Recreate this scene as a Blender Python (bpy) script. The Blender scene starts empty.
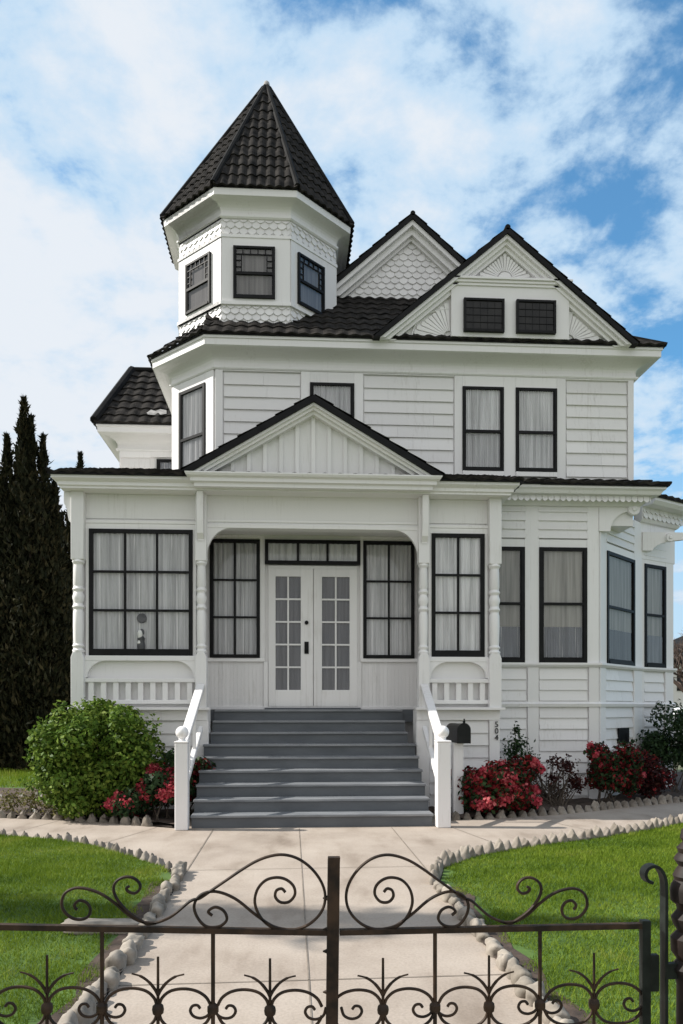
import bpy, math, random
import numpy as np
R=math.radians; PI=math.pi
random.seed(7); RNG=np.random.default_rng(11)
scene=bpy.context.scene; COL=scene.collection
# ---------------------------------------------------------------- camera numbers (28 mm lens, eye 1.57 m, shifted up)
FPX,PSI,EYE,HY,CX=796.,R(3.6),1.57,707.,341.5
cP,sP=math.cos(PSI),math.sin(PSI)
def at(x,y,Y):
    u=(x-CX)/FPX; D=Y/(cP-u*sP); return (D*(u*cP+sP),EYE+D*(HY-y)/FPX)
def ux(x,Y): return at(x,0,Y)[0]
def zz(x,y,Y): return at(x,y,Y)[1]
def gnd(x,y,z=0.):
    u=(x-CX)/FPX; D=FPX*(EYE-z)/(y-HY); return (D*(u*cP+sP),D*(cP-u*sP))
# ---------------------------------------------------------------- materials
def newmat(n):
    m=bpy.data.materials.new(n); m.use_nodes=True; nt=m.node_tree
    return m,nt,nt.nodes['Principled BSDF']
def N(nt,t,**k):
    n=nt.nodes.new(t)
    for a,b in k.items(): setattr(n,a,b)
    return n
def ramp(nt,fac,stops):
    r=N(nt,'ShaderNodeValToRGB'); e=r.color_ramp.elements
    while len(e)<len(stops): e.new(.5)
    for i,(p,c) in enumerate(stops):
        e[i].position=p; e[i].color=(*c,1) if len(c)==3 else c
    nt.links.new(fac,r.inputs[0]); return r
def noise(nt,scale,detail=4,coord='Object',rough=.55,stretch=None):
    tc=N(nt,'ShaderNodeTexCoord'); src=tc.outputs[coord]
    if stretch:
        mp=N(nt,'ShaderNodeMapping'); mp.inputs['Scale'].default_value=stretch; nt.links.new(src,mp.inputs[0]); src=mp.outputs[0]
    n=N(nt,'ShaderNodeTexNoise'); n.inputs['Scale'].default_value=scale; n.inputs['Detail'].default_value=detail; n.inputs['Roughness'].default_value=rough
    nt.links.new(src,n.inputs['Vector']); return n
def bump(nt,h,b,dist=.01,strength=.5):
    bp=N(nt,'ShaderNodeBump'); bp.inputs['Distance'].default_value=dist; bp.inputs['Strength'].default_value=strength
    nt.links.new(h,bp.inputs['Height']); nt.links.new(bp.outputs[0],b.inputs['Normal'])
def simple(n,c0,c1,scale=3.,rough=.6,detail=5,stretch=None,bd=0,lo=.35,hi=.65,metal=0.,spec=.5):
    m,nt,b=newmat(n); nz=noise(nt,scale,detail,stretch=stretch)
    r=ramp(nt,nz.outputs[0],[(lo,c0),(hi,c1)]); nt.links.new(r.outputs[0],b.inputs['Base Color'])
    b.inputs['Roughness'].default_value=rough; b.inputs['Metallic'].default_value=metal
    b.inputs['Specular IOR Level'].default_value=spec
    if bd: bump(nt,nz.outputs[0],b,bd)
    return m
def paint_mat(n,base,dirt,amount=.5):
    m,nt,b=newmat(n)
    a=noise(nt,1.3,6,rough=.65); s=noise(nt,5.,5,stretch=(6,6,.35),rough=.6)
    mx=N(nt,'ShaderNodeMix',data_type='FLOAT'); mx.inputs[0].default_value=.5
    nt.links.new(a.outputs[0],mx.inputs[2]); nt.links.new(s.outputs[0],mx.inputs[3])
    r=ramp(nt,mx.outputs[0],[(.32,dirt),(.32+.25*amount,base),(.8,tuple(min(.86,v*1.03) for v in base))])
    nt.links.new(r.outputs[0],b.inputs['Base Color']); b.inputs['Roughness'].default_value=.5
    g=N(nt,'ShaderNodeNewGeometry'); mr=N(nt,'ShaderNodeMapRange'); mr.inputs[3].default_value=.90; mr.inputs[4].default_value=1.02; nt.links.new(g.outputs['Random Per Island'],mr.inputs[0])
    mv=N(nt,'ShaderNodeMix',data_type='RGBA',blend_type='MULTIPLY'); mv.inputs[0].default_value=1; nt.links.new(r.outputs[0],mv.inputs[6]); nt.links.new(mr.outputs[0],mv.inputs[7]); nt.links.new(mv.outputs[2],b.inputs['Base Color'])
    f=noise(nt,40.,3); bump(nt,f.outputs[0],b,.002,.4)
    return m
def leaf_mat(n,stops,rough=.45,trans=.25,kn=.35,sc=1.2,gain=1.):
    m,nt,b=newmat(n); g=N(nt,'ShaderNodeNewGeometry')
    nz=noise(nt,sc,4); ad=N(nt,'ShaderNodeMath',operation='MULTIPLY_ADD'); ad.inputs[1].default_value=1-kn
    m2=N(nt,'ShaderNodeMath',operation='MULTIPLY'); m2.inputs[1].default_value=kn
    gn=N(nt,'ShaderNodeMath',operation='MULTIPLY_ADD',use_clamp=True); gn.inputs[1].default_value=gain; gn.inputs[2].default_value=.5-.5*gain; nt.links.new(nz.outputs[0],gn.inputs[0]); nt.links.new(gn.outputs[0],m2.inputs[0]); nt.links.new(g.outputs['Random Per Island'],ad.inputs[0]); nt.links.new(m2.outputs[0],ad.inputs[2])
    r=ramp(nt,ad.outputs[0],stops); nt.links.new(r.outputs[0],b.inputs['Base Color']); b.inputs['Roughness'].default_value=rough; b.inputs['Specular IOR Level'].default_value=.1
    if trans:
        t=N(nt,'ShaderNodeBsdfTranslucent'); nt.links.new(r.outputs[0],t.inputs[0]); mx=N(nt,'ShaderNodeMixShader'); mx.inputs[0].default_value=trans
        nt.links.new(b.outputs[0],mx.inputs[1]); nt.links.new(t.outputs[0],mx.inputs[2]); nt.links.new(mx.outputs[0],nt.nodes['Material Output'].inputs[0])
    return m
def glass_mat(n,tint=.8,base=.04,gl=(1,1,1)):
    m,nt,b=newmat(n); nt.nodes.remove(b)
    t=N(nt,'ShaderNodeBsdfTransparent'); t.inputs[0].default_value=(tint,tint,tint*1.01,1)
    g=N(nt,'ShaderNodeBsdfGlossy'); g.inputs['Roughness'].default_value=.015; g.inputs[0].default_value=(*gl,1)
    f=N(nt,'ShaderNodeFresnel'); f.inputs[0].default_value=1.22
    ad=N(nt,'ShaderNodeMath',operation='ADD',use_clamp=True); ad.inputs[1].default_value=base; nt.links.new(f.outputs[0],ad.inputs[0]); mn=N(nt,'ShaderNodeMath',operation='MINIMUM'); mn.inputs[1].default_value=.075; nt.links.new(ad.outputs[0],mn.inputs[0]); ad=mn
    wob=noise(nt,2.2,2); bp=N(nt,'ShaderNodeBump'); bp.inputs['Distance'].default_value=.01; bp.inputs['Strength'].default_value=.25
    nt.links.new(wob.outputs[0],bp.inputs['Height']); nt.links.new(bp.outputs[0],g.inputs['Normal'])
    mx=N(nt,'ShaderNodeMixShader'); nt.links.new(ad.outputs[0],mx.inputs[0]); nt.links.new(t.outputs[0],mx.inputs[1]); nt.links.new(g.outputs[0],mx.inputs[2])
    nt.links.new(mx.outputs[0],nt.nodes['Material Output'].inputs[0]); return m
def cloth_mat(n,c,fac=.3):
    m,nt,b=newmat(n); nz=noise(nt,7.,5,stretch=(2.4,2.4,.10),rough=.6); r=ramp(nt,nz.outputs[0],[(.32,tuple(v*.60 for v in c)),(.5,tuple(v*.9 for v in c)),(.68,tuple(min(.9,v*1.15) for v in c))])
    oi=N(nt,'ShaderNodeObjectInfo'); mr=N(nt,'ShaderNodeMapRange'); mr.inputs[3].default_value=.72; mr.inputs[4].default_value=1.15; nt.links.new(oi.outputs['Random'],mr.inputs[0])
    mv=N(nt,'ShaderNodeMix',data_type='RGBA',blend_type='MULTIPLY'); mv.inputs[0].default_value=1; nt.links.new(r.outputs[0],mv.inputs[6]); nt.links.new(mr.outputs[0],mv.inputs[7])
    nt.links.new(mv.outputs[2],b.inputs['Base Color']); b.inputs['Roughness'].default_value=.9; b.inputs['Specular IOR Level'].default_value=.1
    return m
M={}
M['white']=paint_mat('white_paint',(.785,.77,.77),(.65,.63,.615))
M['trim']=paint_mat('white_trim_paint',(.815,.80,.80),(.70,.68,.665))
M['black']=simple('black_paint',(.004,.004,.0045),(.009,.009,.010),6.,.5,spec=.18)
M['roofedge']=simple('roof_edge_metal',(.006,.006,.007),(.012,.012,.013),5.,.6,spec=.15)
M['tile']=simple('dark_roof_tiles',(.009,.0085,.008),(.044,.040,.037),6.5,.75,8,bd=.004,lo=.32,hi=.68,spec=.04)
M['ridge']=simple('ridge_metal',(.010,.010,.0105),(.02,.02,.02),4.,.7,spec=.05)
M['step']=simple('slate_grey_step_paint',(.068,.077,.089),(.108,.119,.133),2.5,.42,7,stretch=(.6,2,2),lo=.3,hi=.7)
M['tread']=simple('worn_sunlit_tread_paint',(.13,.14,.155),(.26,.27,.285),2.2,.45,8,stretch=(.8,2.5,2),lo=.3,hi=.72)  # wear, plus the nosings' sun and sky highlight put into the lighter colour
M['glass']=glass_mat('window_glass',.92,.035)
M['darkglass']=simple('dark_leaded_glass',(.006,.006,.0065),(.018,.017,.016),5.,.22,3,spec=.3)
M['sheer']=cloth_mat('sheer_curtain',(.70,.70,.70))
M['shade']=cloth_mat('beige_roller_blind',(.40,.385,.35))
M['dull']=cloth_mat('grey_lace_curtain',(.24,.25,.27))
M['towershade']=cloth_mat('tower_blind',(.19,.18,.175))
M['doorcloth']=cloth_mat('door_net_curtain',(.17,.17,.18))
M['metal']=simple('galvanised_metal',(.35,.34,.33),(.5,.49,.47),8.,.4)
M['iron']=simple('wrought_iron',(.011,.007,.0045),(.045,.026,.015),16.,.6,6,bd=.002,spec=.25)
M['irong']=simple('green_black_iron',(.004,.006,.0055),(.013,.017,.015),16.,.55,6,bd=.002,spec=.25)
M['rust']=simple('rusty_cast_iron',(.006,.006,.006),(.028,.018,.015),14.,.6,6,bd=.003,spec=.25)
M['flash']=simple('weathered_lead',(.20,.195,.19),(.40,.39,.38),9.,.7,spec=.2)
M['stone']=simple('pale_edging_stone',(.18,.16,.135),(.38,.34,.295),7.,.85,8,bd=.02)
M['block']=simple('weathered_edging_block',(.17,.15,.13),(.34,.305,.265),7.,.9,8,bd=.015)
def stone_tone(m):
    nt=m.node_tree; b=nt.nodes['Principled BSDF']; l=b.inputs['Base Color'].links[0]; src=l.from_socket
    oi=N(nt,'ShaderNodeObjectInfo'); r=ramp(nt,oi.outputs['Random'],[(0,(.62,.60,.56)),(.5,(.92,.9,.88)),(1,(1.12,1.1,1.06))])
    mv=N(nt,'ShaderNodeMix',data_type='RGBA',blend_type='MULTIPLY'); mv.inputs[0].default_value=1
    nt.links.new(src,mv.inputs[6]); nt.links.new(r.outputs[0],mv.inputs[7]); nt.links.new(mv.outputs[2],b.inputs['Base Color'])
stone_tone(M['stone']); stone_tone(M['block'])
M['soil']=simple('bed_soil',(.028,.019,.014),(.075,.05,.038),9.,.95,8,bd=.04)
M['bark']=simple('bark',(.05,.038,.03),(.11,.085,.065),8.,.9,6,stretch=(3,3,.5),bd=.02)
M['twig']=simple('twig_bark',(.06,.04,.033),(.12,.085,.07),3.,.9)
M['number']=simple('black_numeral',(.02,.02,.02),(.03,.03,.03),5.,.4)
M['mail']=simple('black_mailbox_steel',(.004,.004,.0045),(.010,.010,.011),5.,.35,spec=.25)
M['porcelain']=simple('white_porcelain',(.6,.6,.58),(.72,.72,.7),8.,.3)
M['figdark']=simple('dark_glaze',(.03,.03,.035),(.08,.08,.085),14.,.3)
M['carpaint']=simple('white_car_paint',(.7,.7,.7),(.75,.75,.75),2.,.2)
M['tyre']=simple('tyre_rubber',(.015,.015,.015),(.025,.025,.025),5.,.8)
M['farwall']=paint_mat('neighbour_paint',(.7,.69,.67),(.58,.57,.55))
M['leaf_hedge']=leaf_mat('hedge_leaf',[(.1,(.03,.065,.012)),(.45,(.09,.16,.022)),(.8,(.19,.26,.045)),(1,(.30,.34,.11))],.5,.25)
M['leaf_dark']=leaf_mat('dark_leaf',[(.1,(.012,.025,.012)),(.6,(.028,.055,.022)),(1,(.06,.10,.035))],.45,.15)
M['leaf_red']=leaf_mat('red_leaf',[(.15,(.04,.006,.008)),(.5,(.15,.013,.018)),(.8,(.28,.03,.03)),(1,(.42,.11,.06))],.5,.25)
M['leaf_pink']=leaf_mat('pink_flower',[(.1,(.34,.03,.05)),(.5,(.55,.07,.10)),(.9,(.66,.20,.20))],.55,.3)
M['leaf_maroon']=leaf_mat('maroon_leaf',[(.1,(.018,.008,.009)),(.6,(.05,.016,.016)),(1,(.10,.04,.025))],.6,.15)
M['leaf_cone']=leaf_mat('conifer_needles',[(.1,(.005,.007,.0035)),(.55,(.017,.019,.009)),(1,(.052,.042,.02))],.8,.1)
M['leaf_straw']=leaf_mat('dry_leaf',[(.1,(.07,.075,.025)),(.6,(.16,.15,.05)),(1,(.30,.27,.13))],.6,.25)
M['flower_white']=leaf_mat('white_petal',[(.1,(.55,.55,.5)),(1,(.7,.7,.66))],.6,.3)
M['grass']=leaf_mat('grass_blade',[(.12,(.055,.105,.010)),(.45,(.13,.20,.016)),(.7,(.19,.26,.028)),(.92,(.30,.30,.07)),(1,(.36,.32,.13))],.6,.3,.62,1.3,2.3)
def concrete():
    m,nt,b=newmat('path_concrete'); tc=N(nt,'ShaderNodeTexCoord')
    a=noise(nt,.9,8,rough=.62); f=noise(nt,55.,4); st=noise(nt,2.6,6,stretch=(1,.35,1))
    r=ramp(nt,a.outputs[0],[(.3,(.29,.24,.198)),(.5,(.37,.312,.262)),(.72,(.425,.365,.31))])
    r2=ramp(nt,f.outputs[0],[(.3,(.86,.86,.86)),(.6,(1.03,1.03,1.03))])
    r3=ramp(nt,st.outputs[0],[(.30,(.70,.67,.64)),(.44,(.93,.92,.91)),(.56,(1,1,1))])
    m1=N(nt,'ShaderNodeMix',data_type='RGBA',blend_type='MULTIPLY'); m1.inputs[0].default_value=1
    m2=N(nt,'ShaderNodeMix',data_type='RGBA',blend_type='MULTIPLY'); m2.inputs[0].default_value=1
    nt.links.new(r.outputs[0],m1.inputs[6]); nt.links.new(r2.outputs[0],m1.inputs[7])
    nt.links.new(m1.outputs[2],m2.inputs[6]); nt.links.new(r3.outputs[0],m2.inputs[7])
    nt.links.new(m2.outputs[2],b.inputs['Base Color']); b.inputs['Roughness'].default_value=.9; bump(nt,f.outputs[0],b,.003,.6)
    return m
M['concrete']=concrete()
M['joint']=simple('path_joint_dirt',(.15,.125,.10),(.24,.20,.165),6.,.95)
M['turf']=simple('turf_soil',(.035,.075,.012),(.075,.14,.022),3.,.95,8,bd=.03)
M['farground']=simple('far_ground',(.06,.08,.03),(.12,.12,.07),.6,.95,8)
# ---------------------------------------------------------------- mesh helpers
class Fr:
    def __init__(s,ox,oy,ang=0.):
        s.o=(ox,oy); s.a=ang; s.d=(math.cos(ang),math.sin(ang)); s.n=(math.sin(ang),-math.cos(ang))
    def p(s,u,w,z): return (s.o[0]+s.d[0]*u+s.n[0]*w, s.o[1]+s.d[1]*u+s.n[1]*w, z)
class MB:
    def __init__(s): s.v=[]; s.f=[]
    def add(s,vs,fs):
        k=len(s.v); s.v+=list(vs); s.f+=[tuple(i+k for i in f) for f in fs]
    def hexa(s,p): s.add(p,[(0,3,2,1),(4,5,6,7),(0,1,5,4),(1,2,6,5),(2,3,7,6),(3,0,4,7)])
    def box(s,fr,u0,u1,w0,w1,z0,z1):
        P=fr.p; s.hexa([P(u0,w0,z0),P(u1,w0,z0),P(u1,w1,z0),P(u0,w1,z0),P(u0,w0,z1),P(u1,w0,z1),P(u1,w1,z1),P(u0,w1,z1)])
    def prism(s,fr,poly,w0,w1):
        n=len(poly); vs=[fr.p(u,w0,z) for u,z in poly]+[fr.p(u,w1,z) for u,z in poly]
        s.add(vs,[tuple(range(n)),tuple(range(2*n-1,n-1,-1))]+[(i,(i+1)%n,n+(i+1)%n,n+i) for i in range(n)])
    def slab(s,poly,z0,z1):
        n=len(poly); vs=[(x,y,z0) for x,y in poly]+[(x,y,z1) for x,y in poly]
        s.add(vs,[tuple(range(n)),tuple(range(2*n-1,n-1,-1))]+[(i,(i+1)%n,n+(i+1)%n,n+i) for i in range(n)])
    def sweep(s,path,prof,caps=True):
        off=[]; n=len(path)
        for i in range(n):
            ds=[]
            if i>0: ds.append((path[i][0]-path[i-1][0],path[i][1]-path[i-1][1]))
            if i<n-1: ds.append((path[i+1][0]-path[i][0],path[i+1][1]-path[i][1]))
            ns=[]
            for d in ds:
                l=math.hypot(*d); ns.append((d[1]/l,-d[0]/l))
            if len(ns)==1: off.append(ns[0])
            else:
                mx,my=ns[0][0]+ns[1][0],ns[0][1]+ns[1][1]; k=2/(mx*mx+my*my) ; off.append((mx*k,my*k))
        m=len(prof); vs=[(path[i][0]+off[i][0]*w,path[i][1]+off[i][1]*w,z) for i in range(n) for w,z in prof]
        fs=[(i*m+j,i*m+(j+1)%m,(i+1)*m+(j+1)%m,(i+1)*m+j) for i in range(n-1) for j in range(m)]
        if caps: fs+=[tuple(range(m-1,-1,-1)),tuple((n-1)*m+j for j in range(m))]
        s.add(vs,fs)
    def lathe(s,x,y,prof,n=16):
        vs=[(x+r*math.cos(2*PI*i/n),y+r*math.sin(2*PI*i/n),z) for r,z in prof for i in range(n)]
        fs=[(j*n+i,j*n+(i+1)%n,(j+1)*n+(i+1)%n,(j+1)*n+i) for j in range(len(prof)-1) for i in range(n)]
        fs+=[tuple(range(n-1,-1,-1)),tuple((len(prof)-1)*n+i for i in range(n))]
        s.add(vs,fs)
    def tube(s,pts,r,n=6,rb=None,cap=True):
        pts=[np.array(p,float) for p in pts]; m=len(pts); rs=r if isinstance(r,(list,tuple)) else [r]*m
        ref=None; vs=[]
        for i in range(m):
            t=pts[min(i+1,m-1)]-pts[max(i-1,0)]; t=t/(np.linalg.norm(t)+1e-9)
            if ref is None:
                ref=np.array((0,1,0.)) if abs(t[1])<.9 else np.array((1,0,0.))
            a=ref-t*np.dot(ref,t); a/=np.linalg.norm(a)+1e-9; b=np.cross(t,a); ref=a
            k=rb if rb else 1.
            for j in range(n):
                th=2*PI*j/n+PI/n; q=pts[i]+a*(math.cos(th)*rs[i]*k)+b*(math.sin(th)*rs[i]); vs.append(tuple(q))
        fs=[(i*n+j,i*n+(j+1)%n,(i+1)*n+(j+1)%n,(i+1)*n+j) for i in range(m-1) for j in range(n)]
        if cap: fs+=[tuple(range(n-1,-1,-1)),tuple((m-1)*n+j for j in range(n))]
        s.add(vs,fs)
    def tile(s,L0,R0,R1,L1,course=.31,wave=.16,amp=.028,lip=.03,sub=6):
        L0,R0,R1,L1=[np.array(p,float) for p in (L0,R0,R1,L1)]
        e=R0-L0; e/=np.linalg.norm(e); up=(L1+R1)/2-(L0+R0)/2
        nr=np.cross(e,up); nr/=np.linalg.norm(nr)
        if nr[2]<0: nr=-nr
        h=up-e*np.dot(up,e); H=np.linalg.norm(h); rows=max(1,round(H/course)); ds=wave/sub
        for j in range(rows):
            row=[]
            for k,t in ((0,j/rows),(1,(j+1)/rows)):
                l=L0+(L1-L0)*t; r=R0+(R1-R0)*t; row.append((l,r,np.dot(l-L0,e),np.dot(r-L0,e)))
            smin=min(row[0][2],row[1][2]); smax=max(row[0][3],row[1][3])
            ss=[smin]+[ds*i for i in range(math.ceil(smin/ds),math.floor(smax/ds)+1)]+[smax]
            base=len(s.v); jit=(j*37%7)*.0007
            for q in ss:
                out=[]
                for k in (0,1):
                    l,r,a,b=row[k]; c=min(max(q,a),b); p=l+e*(c-a)
                    ph=(c/wave)%1.; hh=amp*(.5+.5*math.cos(2*PI*ph))**.8
                    out.append(p+nr*(hh+(lip+jit if k==0 else .004)))
                low=out[0]-nr*(lip+.012)
                s.v+=[tuple(low),tuple(out[0]),tuple(out[1])]
            for i in range(len(ss)-1):
                a=base+3*i; s.f+=[(a,a+3,a+4,a+1),(a+1,a+4,a+5,a+2)]
    def siding(s,fr,u0,u1,z0,z1,pitch=.19,o=0.):
        n=max(1,round((z1-z0)/pitch)); h=(z1-z0)/n; rr=random.Random(int(u0*991+z0*37))
        for i in range(n):
            a=z0+i*h; b=a+h; cuts=[u0]
            if u1-u0>.9 and rr.random()<.7: cuts.append(u0+(u1-u0)*rr.uniform(.2,.8))
            cuts.append(u1)
            for c in range(len(cuts)-1):
                p0=cuts[c]+(.0012 if c else 0); p1=cuts[c+1]-(.0012 if c<len(cuts)-2 else 0); j=rr.uniform(-.003,.003)
                P=fr.p; s.add([P(p0,o,a),P(p1,o,a),P(p1,o+.034+j,a+.002),P(p0,o+.034+j,a+.002),P(p0,o,b),P(p1,o,b),P(p1,o+.006,b),P(p0,o+.006,b)],
                  [(0,3,2,1),(2,3,7,6),(0,4,7,3),(1,2,6,5)])
    def scales(s,fr,poly,size=.15,rise=.11,o=0.,t=.022):
        us=[p[0] for p in poly]; zs=[p[1] for p in poly]
        def inside(u,z):
            c=False; n=len(poly)
            for i in range(n):
                (x1,y1),(x2,y2)=poly[i],poly[(i+1)%n]
                if (y1>z)!=(y2>z) and u<(x2-x1)*(z-y1)/(y2-y1)+x1: c=not c
            return c
        z=min(zs); r=0
        while z<max(zs):
            k=0; u=min(us)-(size/2 if r%2 else 0)
            while u<max(us):
                uc=u+size/2
                if inside(min(max(uc,min(us)+.01),max(us)-.01),z+rise*.5):
                    a=max(u+.004,min(us)); b=min(u+size-.004,max(us)); rr=size/2; zt=min(z+rise*1.15,max(zs)); dz=random.uniform(-.004,.004); dt=random.uniform(-.002,.003)
                    pts=[(a,zt)]+[(a+(b-a)*i/6,z+dz+rise*.42*(1-math.sin(PI*i/6))**1.0) for i in range(7)]+[(b,zt)]
                    n=len(pts); zl=z
                    f=lambda zv: o+.003+(t+dt)*max(0,min(1,(zt-zv)/(zt-zl)))
                    vs=[fr.p(x,f(y),y) for x,y in pts]+[fr.p(x,o-.003,y) for x,y in pts]
                    s.add(vs,[tuple(range(n-1,-1,-1))]+[(i,i+1,n+i+1,n+i) for i in range(n-1)])
                u+=size
            z+=rise; r+=1
    def fan(s,fr,uc,zc,a0,a1,n,rfun,r0=.12,w0=0.,w1=.03):
        for i in range(n):
            b0=a0+(a1-a0)*(i+.10)/n; b1=a0+(a1-a0)*(i+.90)/n; r=rfun((b0+b1)/2)
            if r<r0+.05: continue
            q=[(uc+r0*math.cos(b0),zc+r0*math.sin(b0)),(uc+r0*math.cos(b1),zc+r0*math.sin(b1)),(uc+r*math.cos(b1),zc+r*math.sin(b1)),(uc+(r+.012)*math.cos((b0+b1)/2),zc+(r+.012)*math.sin((b0+b1)/2)),(uc+r*math.cos(b0),zc+r*math.sin(b0))]
            s.prism(fr,q,w0,w1)
    def rake(s,fr,ua,za,sl,o0,o1,w0,w1,zb,lim=None):
        c=1/math.sqrt(1+sl*sl)
        for sg in (-1,1):
            A=za-o0/c; B=za-o1/c
            s.prism(fr,[(ua,A),(ua,B),(ua+sg*(B-zb)/sl,zb),(ua+sg*(A-zb)/sl,zb)],w0,w1)
    def build(s,name,mat,parent=None,smooth=False,bevel=0.,label=None):
        me=bpy.data.meshes.new(name); me.from_pydata(s.v,[],s.f); me.update()
        import bmesh
        bm=bmesh.new(); bm.from_mesh(me); bmesh.ops.recalc_face_normals(bm,faces=bm.faces); bm.to_mesh(me); bm.free()
        o=bpy.data.objects.new(name,me); COL.objects.link(o); me.materials.append(mat)
        if smooth:
            for p in me.polygons: p.use_smooth=True
            me.set_sharp_from_angle(angle=R(40))
        if bevel:
            b=o.modifiers.new('Bevel','BEVEL'); b.width=bevel; b.segments=2; b.limit_method='ANGLE'; b.harden_normals=False
        if parent: o.parent=parent
        if label: o['label']=label
        return o
def tag(o,label=None,cat=None,group=None,kind=None):
    if label: o['label']=label
    if cat: o['category']=cat
    if group: o['group']=group
    if kind: o['kind']=kind
    return o
def empty(name,loc=(0,0,0)):
    o=bpy.data.objects.new(name,None); COL.objects.link(o); o.location=loc; o.empty_display_size=.2
    return o
def place(root):      # parts were built in world coordinates: re-base them on the empty
    for ch in root.children:
        ch.matrix_parent_inverse=root.matrix_basis.inverted()
def one(name,mat,fn,parent=None,**k):
    b=MB(); fn(b); return b.build(name,mat,parent,**k)
# ================================================================ HOUSE
W=13.0; P=12.0; G=0.0; FL=1.53
house=empty('victorian_house',(0.1,13.,0))
tag(house,'white two-storey Victorian house with octagonal corner turret, dark roofs, porch and grey front steps','house')
FW=Fr(0,W); FP=Fr(0,P)
XR=ux(633,W)                                   # right corner of the upper storey
OX,OY,OA=-.68,W+1.335,1.335                    # octagonal corner, upper storey
h8=math.tan(PI/8)
oL=(OX-OA,OY-OA*h8); oF=(OX-OA*h8,OY-OA)
def wall_block(path,z0,z1,name='wall',mat='white'):
    return one(name,M[mat],lambda b:b.slab(path,z0,z1),house)
up=[(OX-OA,20.),oL,oF,(XR,W),(XR,20.)]
wall_block(up,4.6,7.45)
FO=Fr(oL[0],oL[1],-PI/4); LO=OA*2*h8           # angled face of upper storey
# ---- windows
def window(fr,u0,u1,z0,z1,cols=1,rows=1,bw=.055,mw=.028,hung=False,curtain='sheer',w=.0,blind=None,pane='glass',bottom=None,mat='black',name='window',lead=None,folds=18,drape=True,border=False):
    bt=bottom or bw; m=MB(); D=.062
    m.box(fr,u0,u0+bw,w,w+D,z0,z1); m.box(fr,u1-bw,u1,w,w+D,z0,z1)
    m.box(fr,u0+bw,u1-bw,w,w+D-.002,z1-bw,z1); m.box(fr,u0+bw,u1-bw,w,w+D+.012,z0,z0+bt)
    a,b,c,d=u0+bw,u1-bw,z0+bt,z1-bw
    for i in range(1,cols):
        x=a+(b-a)*i/cols; m.box(fr,x-mw/2,x+mw/2,w+.028,w+.055,c,d)
    for i in range(1,rows):
        y=c+(d-c)*i/rows; m.box(fr,a,b,w+.030,w+.057,y-mw/2,y+mw/2)
    if hung:
        y=c+(d-c)*hung; m.box(fr,a,b,w+.030,w+.06,y-.022,y+.022)
        for q in (a,b-.018): m.box(fr,q,q+.018,w+.03,w+.05,c,d)
        m.box(fr,a+.018,b-.018,w+.03,w+.05,c,c+.03)
    if lead or border:
        pass
    if border:                                  # small square lights round the upper sash
        y=c+(d-c)*hung; s_=(b-a)/5
        for i in range(1,5): m.box(fr,a+s_*i-.008,a+s_*i+.008,w+.032,w+.05,d-s_*.8,d)
        m.box(fr,a,b,w+.033,w+.051,d-s_*.8-.008,d-s_*.8+.008)
        for q in (a+s_*.8,b-s_*.8): m.box(fr,q-.008,q+.008,w+.034,w+.052,y,d-s_*.8)
        for i in (1,2): 
            yy=y+(d-s_*.8-y)*i/3
            m.box(fr,a,a+s_*.8,w+.032,w+.05,yy-.007,yy+.007); m.box(fr,b-s_*.8,b,w+.032,w+.05,yy-.007,yy+.007)
    if lead:
        nx,nz=lead
        for i in range(1,nx): m.box(fr,a+(b-a)*i/nx-.004,a+(b-a)*i/nx+.0025,w+.03,w+.040,c,d)
        for i in range(1,nz): m.box(fr,a,b,w+.031,w+.045,c+(d-c)*i/nz-.004,c+(d-c)*i/nz+.004)
    win=m.build(name,M[mat],house)
    q=MB(); P_=fr.p; q.add([P_(a-.01,w+.036,c-.01),P_(b+.01,w+.036,c-.01),P_(b+.01,w+.036,d+.01),P_(a-.01,w+.036,d+.01)],[(0,1,2,3)])
    q.build('pane',M[pane],win)
    def cloth(c0,d0,mt,nm,wave=True):
        k=MB(); n=max(20,int((b-a)/.008)); rr=random.Random(int(u0*1000+z0*77)); ph=[rr.uniform(0,6) for _ in range(4)]
        rows_=8; vs=[]
        for j in range(rows_+1):
            zt=c0+(d0-c0)*j/rows_
            for i in range(n+1):
                x=a+(b-a)*i/n; g=(b-a)/folds
                off=(.003+.022*(.5+.5*math.sin(x/g*PI*1.7+ph[0]+1.2*math.sin(x*4+ph[1])+.3*math.sin(zt*1.6+ph[2])))**1.6+.004*math.sin(x*23+ph[3]+zt)) if wave else .012
                vs.append(P_(x,w+off,zt))
        k.add(vs,[(j*(n+1)+i,j*(n+1)+i+1,(j+1)*(n+1)+i+1,(j+1)*(n+1)+i) for j in range(rows_) for i in range(n)])
        k.build(nm,M[mt],win,smooth=True)
    if blind:
        y=c+(d-c)*blind
        cloth(y,d,'shade','roller_blind',False); cloth(c,y-.003,'dull','lace_curtain')
    elif curtain=='half':
        y=c+(d-c)*(hung or .5); cloth(y+.0,d,'sheer','curtain'); cloth(c,y-.003,'sheer','lace_curtain')
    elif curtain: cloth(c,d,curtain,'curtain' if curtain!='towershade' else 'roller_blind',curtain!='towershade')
    return win
# upper storey windows
Z1,Z0=zz(484,388,W),5.46
W2=[(ux(310,W),ux(354,W)),(ux(462,W),ux(503,W)),(ux(515,W),ux(556,W))]
for a,b in W2: window(FW,a,b,Z0,Z1,hung=.47,curtain='half',bw=.04)
window(FO,LO*.20,LO*.82,Z0-.02,Z1+.02,hung=.42,curtain='sheer',bw=.05)
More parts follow.
